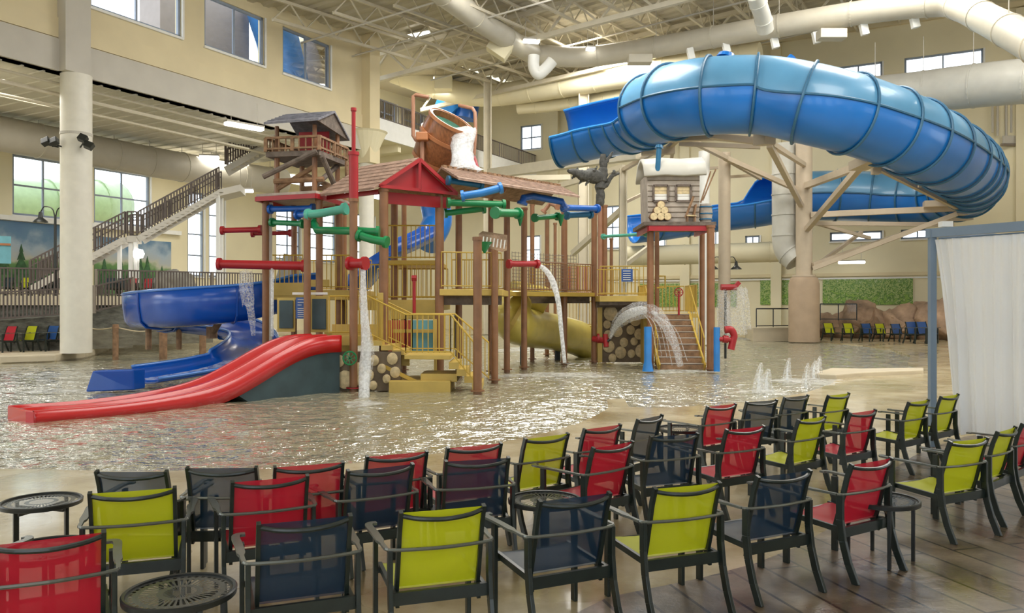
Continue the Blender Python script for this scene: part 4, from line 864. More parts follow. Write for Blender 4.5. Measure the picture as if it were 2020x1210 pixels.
railing((4.66, 25.95, .05), (4.66, 28.3, 1.76), .95, 'yellow', gap=.5); railing((6.16, 25.95, .05), (6.2, 28.3, 1.76), .95, 'yellow', gap=.5)
# stairs
for i in range(9):
    z = 1.76*(i+1)/9; y = 25.95+(28.3-25.95)*i/9
    mb = MB(); mb.box((5.42, y+.14, z-.02), (1.42, .30, .035)); mb.build('stair_tread', 'greywood', ps); mb = MB(); mb.box((5.42, y, z-.11), (1.40, .02, .17)); mb.build('stair_riser', 'logwood', ps)
for x in (4.70, 6.15): mb = MB(); mb.beam((x, 25.85, .05), (x, 28.35, 1.72), .05, .28); mb.build('stair_stringer', 'yellow', ps)
for i in range(4):
    z = .84*(i+1)/5; x = -.75-.19*i; mb = MB(); mb.box((x-.1, 20.45, z-.08), (.24, 1.4, .16)); mb.build('stair_tread', 'yellow2', ps)
for i in range(3):
    z = .84+.46*(i+1)/4; x = -2.72-.28*i; mb = MB(); mb.box((x-.1, 20.75, z-.06), (.3, 1.3, .12)); mb.build('stair_tread', 'yellow2', ps)
mb = MB(); mb.beam(P(735, 712, 20.1), P(822, 754, 20.0), .05, .09); mb.build('stair_stringer', 'yellow', ps)
slab('step_platform', [(-3.0, 19.75), (-1.5, 19.75), (-1.5, 21.3), (-3.0, 21.3)], .22, .3, 'yellow2')
slab('step_platform', [(-2.25, 19.95), (-1.35, 19.95), (-1.35, 21.0), (-2.25, 21.0)], .38, .2, 'yellow2')
# facade panels with log ends
def facade(x0, x1, Y, z0, z1, seed, nlog, rmin, rmax, lab):
    rnd = random.Random(seed); mb = MB(); mb.box(((x0+x1)/2, Y+.06, (z0+z1)/2), (x1-x0, .12, z1-z0)); base = mb.build('log_panel', 'mortar', ps); base['label'] = lab
    placed = []
    for _ in range(900):
        if len(placed) >= nlog: break
        r = rnd.uniform(rmin, rmax); x = rnd.uniform(x0+r, x1-r); z = rnd.uniform(z0+r, z1-r)
        if all((x-a)**2+((z-b)/1.15)**2 > (r+c)**2*.92 for a, b, c in placed): placed.append((x, z, r))
    for x, z, r in placed:
        mb = MB(); R_ = Matrix.Rotation(PI/2, 3, 'X'); k = rnd.uniform(.8, 1.2); pr = [(r, -.06), (r, .05), (r*.85, .065), (0, .07)]
        mb.lathe(pr, (0, 0, 0), 14, R_); mb.v = [Vector((v.x*1.0, v.y, v.z*(1+.25*k)*.9))+Vector((x, Y, z)) for v in mb.v]; mb.build('log_end', 'cutwood', base, smooth='auto')
facade(-4.45, -2.75, 20.05, -.05, .92, 3, 13, .10, .22, 'cut log-end wall beside the red slide')
facade(3.25, 5.0, 29.2, 0, 2.1, 5, 30, .13, .27, 'cut log-end wall under the right deck')
mb = MB(); mb.box((3.16, 29.2, 1.05), (.16, .2, 2.1)); mb.build('panel_side', 'yellow2', ps); mb = MB(); mb.box((4.72, 28.9, .85), (.2, .9, 1.7)); mb.build('panel_side', 'yellow2', ps)
def panel(x0, y0, x1, y1, Y, m, name='panel', lab=None, th=.05, par=ps):
    a, b = P(x0, y0, Y), P(x1, y1, Y); mb = MB(); mb.box(((a.x+b.x)/2, Y, (a.z+b.z)/2), (abs(b.x-a.x), th, abs(a.z-b.z))); o = mb.build(name, m, par, bevel=.008)
    if lab: o['label'] = lab
    return o
panel(547, 588, 582, 655, 21.5, 'yellow2'); panel(551, 593, 578, 648, 21.42, 'darkpanel', 'slate_board', 'dark slate board'); panel(611, 584, 648, 656, 21.2, 'yellow2'); panel(616, 590, 643, 650, 21.12, 'darkpanel', 'slate_board', 'dark slate board with notched edge')
panel(577, 577, 646, 582, 21.1, 'winwhite', 'panel_cap'); sg = panel(584, 587, 603, 629, 21.15, 'signblue', 'rules_board', 'small blue notice board'); 
for y in (591, 597, 602, 609, 613, 617, 621, 625): panel(587, y-.6, 600 if y != 602 else 595, y+.8, 21.10, 'signwhite', 'print_line', None, .012, sg)
panel(655, 640, 745, 672, 20.6, 'yellow2'); panel(655, 672, 742, 678, 20.45, 'yellow'); panel(520, 558, 600, 584, 23.2, 'yellow2'); panel(600, 552, 650, 566, 22.6, 'yellow2'); panel(640, 655, 690, 700, 22.0, 'yellow2')
panel(765, 632, 812, 695, 22.2, 'redpanel', 'panel', 'faded red play panel'); panel(812, 632, 860, 695, 22.15, 'sky1', 'panel', 'light blue play panel'); panel(775, 650, 858, 657, 22.05, 'yellow2', 'panel_rail')
panel(770, 600, 868, 630, 23.0, 'yellow2'); panel(748, 590, 756, 680, 20.3, 'yellow', 'newel'); panel(856, 630, 862, 735, 21.9, 'yellow2', 'newel'); panel(740, 700, 808, 722, 20.6, 'yellow2')
panel(745, 578, 756, 665, 20.35, 'yellow2', 'newel'); panel(870, 640, 900, 760, 23.5, 'yellow2', 'newel') if False else None
# rope and net bridge wall
mb = MB(); a, b = Vector((0, 27.0, 2.55)), Vector((2.3, 29, 2.55))
for i in range(12): z = i*.115; mb.tube([a+Vector((0, 0, z)), (a+b)/2+Vector((0, 0, z-.03)), b+Vector((0, 0, z))], .009, 4)
for i in range(22): q = a+(b-a)*i/21; mb.tube([q, q+Vector((0, 0, 1.3))], .008, 4)
mb.build('rope_net', 'railpost', ps)
mb = MB()
for i in range(14): q = Vector((1.95+i*.075, 30.4, 2.5)); mb.beam(q, q+Vector((0, 0, 1.0)), .035, .035, up=(0, 1, 0))
mb.build('railing', 'redpanel', ps)['label'] = 'row of orange-red slats'
# gable roof
def gable(eL, eR, rv, ze, zr, m, th=.06, name='gable_roof', front=None, over=.12):
    eL, eR, rv = Vector((*eL, ze)), Vector((*eR, ze)), Vector((*rv, 0)); ap = (eL+eR)/2; ap.z = zr; root = None
    mb = MB(); 
    for e in (eL, eR):
        o_ = (e-ap)*over; a, b, c, d = ap, e+o_, e+o_+rv, ap+rv; n_ = Vector((0, 0, th)); mb.hexa([a, b, c, d, a+n_, b+n_, c+n_, d+n_])
        for k in range(1, 7): u = k/7; p_ = a+(b-a)*u+n_; mb.beam(p_, p_+rv, .03, .03)
    rf = mb.build(name, m, ps)
    if front:
        mb = MB(); mb.prism([eL+rv*.04, eR+rv*.04, ap+rv*.04], rv*.03); mb.build('gable_face', front, rf)
        mb = MB(); f = -rv.normalized()*.04; mb.beam(eL+f, ap+f, .05, .09); mb.beam(eR+f, ap+f, .05, .09); mb.beam(eL+f, eR+f, .05, .08); mb.beam((eL+eR)/2+f, ap+f, .07, .07, up=(0, 1, 0)); mb.build('gable_trim', front, rf)
    return rf
g1 = gable((-3.36, 20.5), (-1.52, 22.0), (-1.75, 1.35), 5.08, 5.88, 'shingle', front='red')
mb = MB(); mb.beam((-3.4, 20.9, 4.85), (-1.7, 22.1, 4.85), .08, .30); mb.build('red_beam', 'red', ps); mb = MB(); mb.beam((-3.4, 20.8, 4.98), (-5.0, 22.0, 4.98), .08, .12); mb.build('red_beam', 'red', ps)
g2 = gable((-1.45, 21.2), (-2.4, 22.9), (3.45, 3.6), 5.38, 5.78, 'shingle')
mb = MB()
for i in range(26): q = Vector((-1.92, 22.05, 5.84))+Vector((3.45, 3.6, 0))*(i+.5)/26; mb.box(q, (.12, .1, .09), rz=.8)
mb.build('ridge_shingle', 'logwood', g2)
mb = MB(); mb.prism([(-7.0, 22.2, 5.04), (-5.2, 21.5, 5.04), (-4.75, 24.0, 5.04), (-6.7, 25.0, 5.04)], (0, 0, .07)); mb.build('flat_roof', 'greywood', ps)
mb = MB(); f4 = [(-7.0, 22.2, 4.97), (-5.2, 21.5, 4.97), (-4.75, 24.0, 4.97), (-6.7, 25.0, 4.97)]
for i in range(4): mb.beam(f4[i], f4[(i+1) % 4], .08, .12)
mb.build('flat_roof_fascia', 'red', ps)
# play pipes and troughs
def pipe(pts, r, m, lab, ends=True, name='water_pipe'):
    r *= .84
    w_ = [P(*p) for p in pts]; mb = MB(); mb.tube(w_, r, 12)
    if ends:
        for i, j in ((0, 1), (-1, -2)): d = (w_[j]-w_[i]).normalized(); mb.tube([w_[i]-d*.03, w_[i]+d*.05], r+.05, 12)
    o = mb.build(name, m, ps, smooth='auto'); o['label'] = lab
for a in [
    ([(533, 413, 22.6), (618, 411, 22.2)], .10, 'bluepipe', 'blue pipe'), ([(587, 424, 22), (606, 424, 21.8)], .10, 'bluepipe', 'short blue pipe'), ([(608, 424, 20.8), (640, 420, 20.6), (681, 412, 20.4)], .13, 'teal', 'teal pipe'),
    ([(537, 439, 22.5), (598, 442, 22)], .09, 'green', 'green pipe'), ([(620, 441, 22), (626, 455, 21.5), (700, 456, 20.3), (746, 458, 20.3)], .12, 'green', 'long green pipe'), ([(708, 465, 20), (735, 473, 19.9), (762, 478, 19.8)], .12, 'green', 'green angled pipe'),
    ([(438, 455, 22.8), (514, 453, 22.8)], .09, 'red', 'red pipe'), ([(498, 461, 23.4), (573, 460, 23.4)], .07, 'red', 'thin red pipe'), ([(432, 521, 21.7), (600, 525, 21.6)], .14, 'red', 'long red trough pipe'),
    ([(884, 356, 21.6), (950, 366, 22)], .10, 'deepblue', 'petrol blue pipe'), ([(912, 387, 20.8), (950, 381, 20.8), (988, 371, 20.9)], .12, 'skyblue', 'sky blue pipe'), ([(884, 400, 21.6), (994, 404, 22)], .11, 'green', 'green pipe'),
    ([(878, 421, 22.3), (955, 412, 22.6)], .10, 'green', 'green pipe'), ([(977, 420, 21), (1022, 421, 22)], .13, 'green', 'green pipe'), ([(1030, 402, 24), (1033, 391, 24), (1050, 387, 24.5), (1108, 398, 25), (1115, 412, 25)], .13, 'bluepipe', 'bent blue pipe'),
    ([(1112, 410, 26), (1178, 412, 27)], .12, 'bluepipe', 'blue pipe'), ([(1118, 425, 26.5), (1165, 423, 27)], .12, 'deepblue', 'petrol blue pipe'), ([(1055, 430, 25), (1100, 427, 26)], .10, 'green', 'green pipe'), ([(1000, 372, 25.4), (1040, 385, 26)], .10, 'deepblue', 'petrol blue pipe'),
    ([(1190, 467, 30), (1275, 462, 28)], .07, 'teal', 'thin teal pipe'), ([(1004, 521, 23), (1060, 521, 23.5)], .10, 'red', 'red spout pipe'), ([(690, 520, 19.8), (720, 520, 19.6)], .14, 'red', 'red spout on the mast post'),
    ([(1072, 418, 30), (1085, 402, 30), (1100, 408, 29.5)], .09, 'brown2', 'copper elbow'), ([(1000, 378, 25.6), (996, 370, 25), (990, 372, 24.5)], .11, 'brown2', 'copper elbow')]: pipe(*a)
for x, y0, y1, Y, m, lab in [(1106, 424, 446, 25.8, 'green', 'green cone spout'), (1026, 422, 446, 24.5, 'green', 'green cone spout'), (956, 478, 500, 21, 'green', 'green cone under the bark sign')]:
    a, b = P(x, y0, Y), P(x, y1, Y); mb = MB(); mb.tube([a, b], [.2 if x < 1000 else .13, .02], 12); o = mb.build('cone_spout', m, ps, smooth='auto'); o['label'] = lab
mb = MB(); mb.prism([P(944, 462, 21), P(952, 456, 21), P(1001, 464, 21.2), P(1000, 494, 21.2), P(990, 497, 21.2), P(946, 484, 21)], (0, .08, 0)); o = mb.build('bark_sign', 'rock', ps); o['label'] = 'bark-look sign board'
for i in range(7): q = P(952+i*7, 476+i*1.2, 20.95); mb = MB(); mb.beam(q+Vector((0, 0, -.10)), q+Vector((.03, 0, .12)), .03, .02, up=(0, 1, 0)); mb.build('sign_stroke', 'signwhite', o)
def wheel(x, y, Y, r, m, lab, ax='Y'):
    q = P(x, y, Y); mb = MB(); mb.tube([q+Vector((r*math.cos(t), 0, r*math.sin(t))) for t in [k*PI/12 for k in range(24)]], r*.14, 6, closed=True)
    for k in range(4): t = k*PI/4; mb.beam(q+Vector((r*math.cos(t), 0, r*math.sin(t))), q-Vector((r*math.cos(t), 0, r*math.sin(t))), r*.14, r*.14, up=(0, 1, 0))
    o = mb.build('hand_wheel', m, ps); o['label'] = lab
wheel(690, 707, 19.7, .16, 'green', 'green hand wheel'); wheel(1339, 577, 28, .14, 'red', 'red hand wheel')
for pts, r in [([(1339, 580, 28), (1339, 622, 28)], .035), ([(817, 549, 21.6), (817, 622, 21.6)], .045), ([(812, 549, 21.6), (822, 549, 21.6)], .08), ([(1437, 567, 30), (1422, 567, 30)], .01)]:
    mb = MB(); mb.tube([P(*p) for p in pts], r, 8); mb.build('red_stand', 'red', ps)
sg2 = panel(1226, 531, 1248, 556, 27.4, 'signblue', 'notice_sign', 'blue notice sign on the deck rail')
for y in (535, 540, 544, 548, 552): panel(1229, y-.7, 1244, y+.9, 27.36, 'signwhite', 'print_line', None, .012, sg2)
mb = MB(); mb.tube([P(1296, 568, 27.2), P(1312, 568, 27.2), P(1312, 545, 27.2), P(1300, 545, 27.2)], .03, 6); mb.build('grab_rail', 'yellow', ps)
# red bollard jets and blue posts
def bluepost(x, y0, y1, Y, r, lab):
    q = P(x, 600, Y); mb = MB(); mb.tube([(q.x, q.y, 0), (q.x, q.y, .3), (q.x, q.y, ZY(y0, Y))], [r*1.5 if x < 1300 else r, r, r], 12); o = mb.build('blue_post', 'skyblue', None, smooth='auto'); tag(o, lab, 'post')
bluepost(1278, 645, 726, 25.3, .12, 'short blue post in front of the log-end wall'); bluepost(1414, 646, 730, 25.2, .10, 'short blue post carrying a red elbow pipe')
re_ = thing('red_spray_pipe', 'red elbow pipe fixed to the short blue post right of the stairs', 'pipe', P(1440, 690, 25.2)); mb = MB(); mb.tube(catmull([P(1430, 651, 25.2), P(1442, 651, 25.2), P(1448, 662, 25.2), P(1446, 672, 25.2), P(1442, 690, 25.2)], 4), .11, 12); mb.build('elbow', 'red', re_, smooth='auto')
mb = MB(); mb.tube([P(1416, 669, 25.2), P(1444, 671, 25.2)], .08, 10); mb.tube([P(1426, 669, 25.2), P(1436, 670, 25.2)], .12, 10); mb.build('coupling', 'red', re_, smooth='auto')
hy = thing('red_spray_nozzle', 'dark red hydrant-like spray nozzle on a brown post by the log wall', 'nozzle', P(1186, 680, 28.4)); mb = MB(); mb.tube([P(1170, 669, 28.6), P(1200, 673, 28.3)], .11, 12); mb.tube([P(1178, 668, 28.5), P(1182, 668, 28.5)], .17, 12); mb.tube([P(1194, 660, 28.3), P(1196, 685, 28.2)], .09, 10); mb.build('nozzle_body', 'red', hy, smooth='auto')
mb = MB(); mb.tube([P(1198, 674, 28.2), P(1204, 669, 28.2)], .05, 8); mb.build('tip', 'black', hy)
# ---------------- lookout tower
lt = thing('lookout_tower', 'small carved wooden lookout tower standing on the flat red-edged roof', 'tower', (-6, 23, 5.12))
pf = [(-6.8, 22.4), (-5.25, 22.1), (-4.85, 23.9), (-6.4, 24.2)]; zf = 6.30
mb = MB(); mb.prism([(a, b, zf-.14) for a, b in pf], (0, 0, .14)); mb.build('platform', 'darkwood', lt)
mb = MB()
for i in range(4):
    a, b = Vector((*pf[i], zf)), Vector((*pf[(i+1) % 4], zf)); mb.beam(a+Vector((0, 0, .38)), b+Vector((0, 0, .38)), .07, .06); mb.beam(a+Vector((0, 0, .08)), b+Vector((0, 0, .08)), .06, .05)
    for k in range(9): q = a+(b-a)*k/8; mb.beam(q, q+Vector((0, 0, .38)), .09 if k % 4 == 0 else .035, .09 if k % 4 == 0 else .035, up=(0, 1, 0))
mb.build('railing', 'logwood', lt)
ip = [(-6.55, 22.6), (-5.45, 22.4), (-5.1, 23.7), (-6.2, 23.95)]
for a, b in ip:
    mb = MB(); mb.tube([(a, b, zf), (a, b, 7.05)], .06, 8); mb.build('roof_post', 'brown', lt); mb = MB(); mb.tube([(a, b, 5.1), (a, b, zf)], .075, 8); mb.build('leg', 'brown', lt)
for a, b, m in [((-6.75, 22.0, 5.55), (-5.3, 22.0, 6.25), 'darkwood'), ((*ip[0], 5.3), (*ip[1], 5.9), 'logwood'), ((*ip[3], 5.95), (*ip[2], 5.45), 'logwood'), ((*ip[1], 5.35), (*ip[2], 6.15), 'darkwood'), ((-5.2, 22.2, 6.15), (-4.95, 22.9, 5.3), 'darkwood'), ((-6.6, 22.5, 5.5), (-5.2, 22.4, 5.55), 'logwood'), ((-6.2, 23.9, 5.5), (-5.1, 23.7, 5.5), 'logwood')]:
    mb = MB(); mb.tube([a, b], .075, 8); mb.build('brace', m, lt)
rfp = [Vector(v) for v in [(-6.75, 22.05, 6.98), (-5.2, 21.8, 7.04), (-5.02, 23.0, 7.52), (-6.45, 23.15, 7.46), (-4.85, 24.25, 6.98), (-6.35, 24.4, 6.95)]]
mb = MB(); th = Vector((0, 0, .06)); A, B_, D_, C_, F_, E_ = rfp; mb.hexa([A, B_, D_, C_, A+th, B_+th, D_+th, C_+th]); mb.hexa([C_, D_, F_, E_, C_+th, D_+th, F_+th, E_+th])
for k in range(1, 6): u = k/6; mb.beam(A+(C_-A)*u+th, B_+(D_-B_)*u+th, .03, .03)
mb.build('roof', 'shinglegrey', lt)
mb = MB(); mb.prism([B_+(D_-B_)*.08+Vector((-.05, 0, -.02)), F_+(D_-F_)*.08+Vector((-.05, 0, -.02)), D_+Vector((-.05, 0, -.02)), ], (-.05, 0, 0)); mb.build('gable_boards', 'darkwood', lt)
mb = MB(); mb.prism([(-6.2, 23.6, zf), (-5.3, 23.5, zf), (-5.3, 23.5, 7.1), (-6.2, 23.6, 7.1)], (0, .05, 0)); mb.build('back_board', 'red', lt)
mb = MB(); mb.tube([(-4.8, 23.6, 5.2), (-4.82, 23.6, 6.2)], .05, 6); mb.tube([(-4.72, 23.3, 5.2), (-4.75, 23.3, 6.2)], .05, 6)
for k in range(6): mb.tube([(-4.82, 23.65, 5.35+.15*k), (-4.72, 23.25, 5.35+.15*k)], .03, 5)
mb.build('ladder', 'logwood', lt)
# ---------------- tipping barrel
ax = Vector((.47, -.40, .79)).normalized(); mc = P(891, 238, 23.4); Rz = ax.to_track_quat('Z', 'Y').to_matrix(); Lb = 1.5
tb = thing('tipping_barrel', 'big wooden tipping barrel pouring water over the play structure roof', 'barrel', mc-ax*Lb)
mb = MB(); mb.lathe([(0, 0), (.50, 0), (.62, .25), (.70, .75), (.69, 1.2), (.66, Lb), (.60, Lb), (.60, .3), (0, .25)], mc-ax*Lb, 32, Rz); mb.build('barrel_body', 'barrel', tb, smooth='auto')
for h, r in ((.18, .61), (.95, .72), (Lb-.03, .69)): mb = MB(); mb.lathe([(r-.03, h-.05), (r+.015, h-.05), (r+.015, h+.05), (r-.03, h+.05), (r-.03, h-.05)], mc-ax*Lb, 32, Rz); mb.build('hoop', 'hoop', tb, smooth='auto')
mb = MB(); mb.lathe([(0, Lb-.18), (.60, Lb-.18)], mc-ax*Lb, 32, Rz); o = mb.build('water_surface', 'bowl', tb)
for pts in [[(846, 192, 23.2), (820, 187, 23.2), (815, 190, 23.2), (815, 268, 23.2), (820, 276, 23.2), (834, 280, 23.2)], [(906, 208, 24.6), (932, 214, 24.2), (937, 222, 24.2), (938, 260, 24.2), (935, 306, 24.2)]]:
    mb = MB(); mb.tube([P(*p) for p in pts], .055, 10); mb.build('pipe_frame', 'brown2', tb, smooth='auto')
mb = MB(); mb.box(P(833, 270, 23), (.34, .3, .24)); mb.build('pivot_box', 'hoop', tb, bevel=.03)
mb = MB(); mb.tube([P(833, 275, 23.1), P(833, 322, 23.1)], .06, 8); mb.build('support', 'brown2', tb)
mb = MB(); mb.tube([P(935, 308, 24), P(935, 330, 24)], [.05, .16], 10); mb.build('counterweight', 'red', tb)
mb = MB(); q = P(880, 333, 24); mb.tube(catmull([P(850, 340, 23.6), P(885, 328, 23.6), P(897, 345, 23.8)], 5), .07, 8); mb.build('splash_plate', 'hoop', tb)
# ---------------- cabin on its platform
cbn = thing('log_cabin', 'miniature weathered board cabin on a red-edged platform above the stairs', 'cabin', (5.2, 26.8, 4.72))
mb = MB(); mb.box((5.35, 27.0, 4.66), (2.3, 2.4, .12)); mb.build('platform', 'darkwood', cbn)
mb = MB(); mb.box((5.35, 25.86, 4.52), (2.0, .08, .18)); mb.box((4.36, 27, 4.52), (.08, 2.2, .18)); mb.box((6.34, 27, 4.52), (.08, 2.2, .18)); mb.build('platform_edge', 'red', cbn)
x0, x1, yf, yb, zb, zt_ = 4.38, 6.02, 26.1, 27.5, 4.72, 6.26
mb = MB(); mb.hexa([(x0, yf, zb), (x1, yf, zb), (x1, yb, zb), (x0, yb, zb), (x0-.04, yf, zt_), (x1+.02, yf, zt_-.03), (x1+.02, yb, zt_), (x0-.04, yb, zt_)]); bd = mb.build('cabin_body', 'greywood', cbn)
mb = MB()
for k in range(1, 9): mb.beam((x0-.01, yf-.012, zb+k*.17), (x1+.01, yf-.012, zb+k*.17), .02, .014)
mb.build('board_joint', 'mortar', bd)
mb = MB(); rows = []
for i in range(9):
    u = i/8; y = yf-.2+u*1.75; z = 6.20+.62*max(0, math.sin(PI*u))**.55+.02*math.sin(i*2.4); rows.append([(x0-.16, y, z-.02), (x0+.5, y, z+.03), (x0+1.1, y, z), (x1+.2, y, z+.05)])
mb.grid(rows); mb.build('sagging_roof', 'ductgrey', cbn, smooth=True, solid=.10)
for xa in (4.53, 5.27):
    xw = P(xa*0+ (1289 if xa < 5 else 1334), 0, 26.05).x; mb = MB(); w2, h2, zc = .47, .50, 5.66
    for dx, dz, ww, hh in ((0, h2/2, w2, .07), (0, -h2/2, w2, .07), (-w2/2, 0, .07, h2), (w2/2, 0, .07, h2)): mb.box((xw+w2/2+dx, yf-.03, zc+dz), (ww, .06, hh))
    wf = mb.build('window_surround', 'darkwood', cbn)
    mb = MB(); mb.box((xw+w2/2, yf-.01, zc-.12), (w2-.06, .02, .2)); mb.build('curtain_pane', 'signwhite', wf); mb = MB(); mb.box((xw+w2/2, yf-.01, zc+.1), (w2-.06, .02, .25)); mb.build('upper_pane', 'cutwood', wf)
mb = MB(); q = P(1297, 330, 26.0); mb.tube([(q.x, q.y, 6.35), (q.x+.05, q.y, 7.1)], .085, 12); mb.tube([(q.x+.05, q.y, 7.1), (q.x+.06, q.y, 7.2)], [.14, .1], 12); mb.build('stovepipe', 'deepblue', cbn, smooth='auto')
for i, (x, y) in enumerate([(1290, 427), (1304, 427), (1317, 427), (1297, 415), (1311, 415), (1304, 404)]):
    a = P(x, y, 25.85); mb = MB(); mb.tube([a, a+Vector((0, .22, 0))], .13, 12); o = mb.build('firewood_log', 'logwood', smooth='auto'); tag(o, 'short cut firewood log by the cabin front, '+['bottom left', 'bottom middle', 'bottom right', 'second tier left', 'second tier right', 'topmost'][i]+' of the pile', 'log', 'firewood pile by the cabin')
    mb = MB(); mb.tube([a-Vector((0, .012, 0)), a], .115, 12); e_ = mb.build('cut_face', 'cutwood', o)
br = thing('small_barrel', 'small grey barrel with blue hoops on the platform right of the cabin', 'barrel', (6.28, 26.3, 4.72)); mb = MB(); mb.lathe([(.17, 0), (.22, .3), (.18, .62), (0, .62)], (6.28, 26.3, 4.72), 20); mb.build('barrel_body', 'greywood', br, smooth='auto')
for h in (.1, .28, .5): mb = MB(); mb.lathe([(.21+.015*(h == .28), 0), (.23, 0), (.23, .04), (.21, .04), (.21+.015*(h == .28), 0)], (6.28, 26.3, 4.72+h), 20); mb.build('hoop', 'deepblue', br)
for x0_, y0_, x1_, y1_, lab in [(1386, 396, 1412, 334, 'long thin fishing pole leaning between the cabin and small barrel'), (1382, 400, 1402, 338, 'shorter fishing pole leaning beside the cabin wall'), (1352, 430, 1368, 388, 'brown paddle leaning on the cabin front')]:
    mb = MB(); mb.tube([P(x0_, y0_, 25.9), P(x1_, y1_, 25.8)], .025 if x0_ > 1370 else .04, 6); o = mb.build('fishing_pole' if x0_ > 1370 else 'paddle', 'logwood'); tag(o, lab, 'pole' if x0_ > 1370 else 'paddle')
rc = thing('rocking_chair', 'small wooden porch chair in front of the cabin', 'chair', (5.72, 25.9, 4.72))
mb = MB(); mb.box((5.72, 25.95, 4.92), (.3, .28, .04)); mb.build('seat', 'cutwood', rc); mb = MB(); mb.box((5.84, 25.95, 5.1), (.04, .28, .36), ry=.2); mb.build('backrest', 'logwood', rc)
for i, j in ((-1, -1), (1, -1), (1, 1), (-1, 1)): mb = MB(); mb.box((5.72+i*.12, 25.95+j*.11, 4.82), (.035, .035, .2)); mb.build('leg', 'logwood', rc)
# ---------------- dead tree stump
ds = thing('tree_stump', 'dark gnarled dead tree stump with broken branches on a pinkish post', 'tree', P(1186, 405, 31.5))
def limb(pts, rs, n=10, seed=1):
    rnd = random.Random(seed); p_ = catmull([P(*q) for q in pts], 4); rr = []
    for i in range(len(p_)): u = i/(len(p_)-1)*(len(rs)-1); a = int(min(u, len(rs)-2)); rr.append((rs[a]+(rs[a+1]-rs[a])*(u-a))*rnd.uniform(.85, 1.18))
    p_ = [q+Vector((rnd.uniform(-.02, .02), rnd.uniform(-.03, .03), rnd.uniform(-.02, .02))) for q in p_]; mb = MB(); mb.tube(p_, rr, n); return mb
Yt = 31.5
limb([(1184, 405, Yt), (1184, 385, Yt), (1184, 365, Yt), (1188, 345, Yt), (1190, 325, Yt), (1189, 306, Yt)], [.17, .17, .21, .20, .15, .10], seed=3).build('trunk', 'barkgrey', ds, smooth='auto')
limb([(1182, 352, Yt), (1168, 346, Yt-.2), (1152, 347, Yt-.4), (1138, 342, Yt-.6), (1120, 336, Yt-.7)], [.24, .26, .20, .16, .06], seed=5).build('branch', 'barkgrey', ds, smooth='auto')
limb([(1188, 370, Yt), (1198, 362, Yt), (1208, 345, Yt), (1212, 337, Yt)], [.12, .10, .07, .05], seed=6).build('branch', 'barkgrey', ds, smooth='auto')
limb([(1204, 352, Yt), (1213, 345, Yt), (1222, 342, Yt)], [.07, .07, .05], seed=7).build('branch', 'barkgrey', ds, smooth='auto')
limb([(1191, 325, Yt), (1200, 314, Yt), (1209, 299, Yt)], [.10, .07, .03], seed=8).build('branch', 'barkgrey', ds, smooth='auto')
for x, y, x2, y2 in [(1150, 352, 1142, 364), (1160, 355, 1156, 366), (1140, 338, 1139, 330), (1134, 345, 1128, 353), (1170, 340, 1178, 328)]: limb([(x, y, Yt-.4), ((x+x2)/2, (y+y2)/2, Yt-.4), (x2, y2, Yt-.45)], [.07, .05, .02], 6, x).build('twig', 'barkgrey', ds)
mb = MB(); mb.tube([(P(1184, 0, Yt).x, Yt, 2.4), (P(1184, 0, Yt).x, Yt, ZY(404, Yt))], .10, 12); mb.build('post', 'brown2', ds)
# ================================================================ FALLING AND SPRAYING WATER
def fall(pts, rs, label, m='fall', name='water_stream', n=10, seed=1):
    rnd = random.Random(seed); p_ = catmull([P(*q) if len(q) == 3 else Vector(q[:3]) for q in pts], 6); k = len(p_); rr = []
    for i in range(k): u = i/(k-1)*(len(rs)-1); a = int(min(u, len(rs)-2)); rr.append((rs[a]+(rs[a+1]-rs[a])*(u-a))*rnd.uniform(.94, 1.06))
    mb = MB(); mb.tube(p_, rr, n); o = mb.build(name, m, smooth=True); tag(o, label, 'water'); return o
fall([(716, 528, 19.6), (718, 600, 19.6), (722, 680, 19.5), (719, 740, 19.3), (718, 800, 18.6)], [.06, .08, .12, .14, .13], 'long white water stream falling from the red spout on the mast post', seed=2)
fall([(716, 535, 19.55), (714, 600, 19.5), (730, 680, 19.5), (728, 720, 19.4), (716, 792, 18.8)], [.05, .07, .09, .1, .10], 'thinner water thread twisting beside the long stream', m='spray', seed=4)
fall([(1060, 521, 23.5), (1078, 535, 23.4), (1092, 560, 23.3), (1102, 600, 23.2), (1108, 660, 23.1), (1114, 716, 23.0)], [.05, .08, .09, .07, .06, .05], 'arching water jet from the red spout pipe onto the pool', seed=3)
def sheet(rows, label, m='fall', name='water_sheet', lobes=1, seed=1):
    """a falling body of water: nested wobbling tubes of elliptical section along centre points (x, y, Y, halfwidth px, depth m)"""
    rnd = random.Random(seed); mb = MB(); n_ = 16; R_ = []
    pts = rows
    for k in range(len(pts)-1):
        for j in range(5):
            u = j/5; a, b = pts[k], pts[k+1]; R_.append([a[i]+(b[i]-a[i])*u for i in range(5)])
    R_.append(list(pts[-1])); g = []
    for i, (x, y, Y, w_, dp) in enumerate(R_):
        c = P(x, y, Y); hw = w_/F*Y; g.append([c+Vector((hw*math.cos(t)*(1+.12*math.sin(5*t+i*.7)), dp*math.sin(t)*(1+.2*math.sin(3*t+i)), .03*math.sin(4*t+i))) for t in [2*PI*q/n_ for q in range(n_+1)]])
    mb.grid(g); o = mb.build(name, m, smooth=True); return tag(o, label, 'water')
sheet([(912, 252, 23.2, 26, .12), (914, 275, 23.0, 22, .2), (912, 300, 22.9, 20, .22), (914, 322, 22.8, 22, .25), (918, 336, 22.7, 34, .35)], 'white sheet of water pouring out of the tipping barrel')
sheet([(908, 256, 23.3, 17, .08), (905, 280, 23.1, 16, .15), (906, 305, 22.9, 15, .15), (912, 330, 22.8, 20, .2)], 'denser core of the water pouring from the barrel')
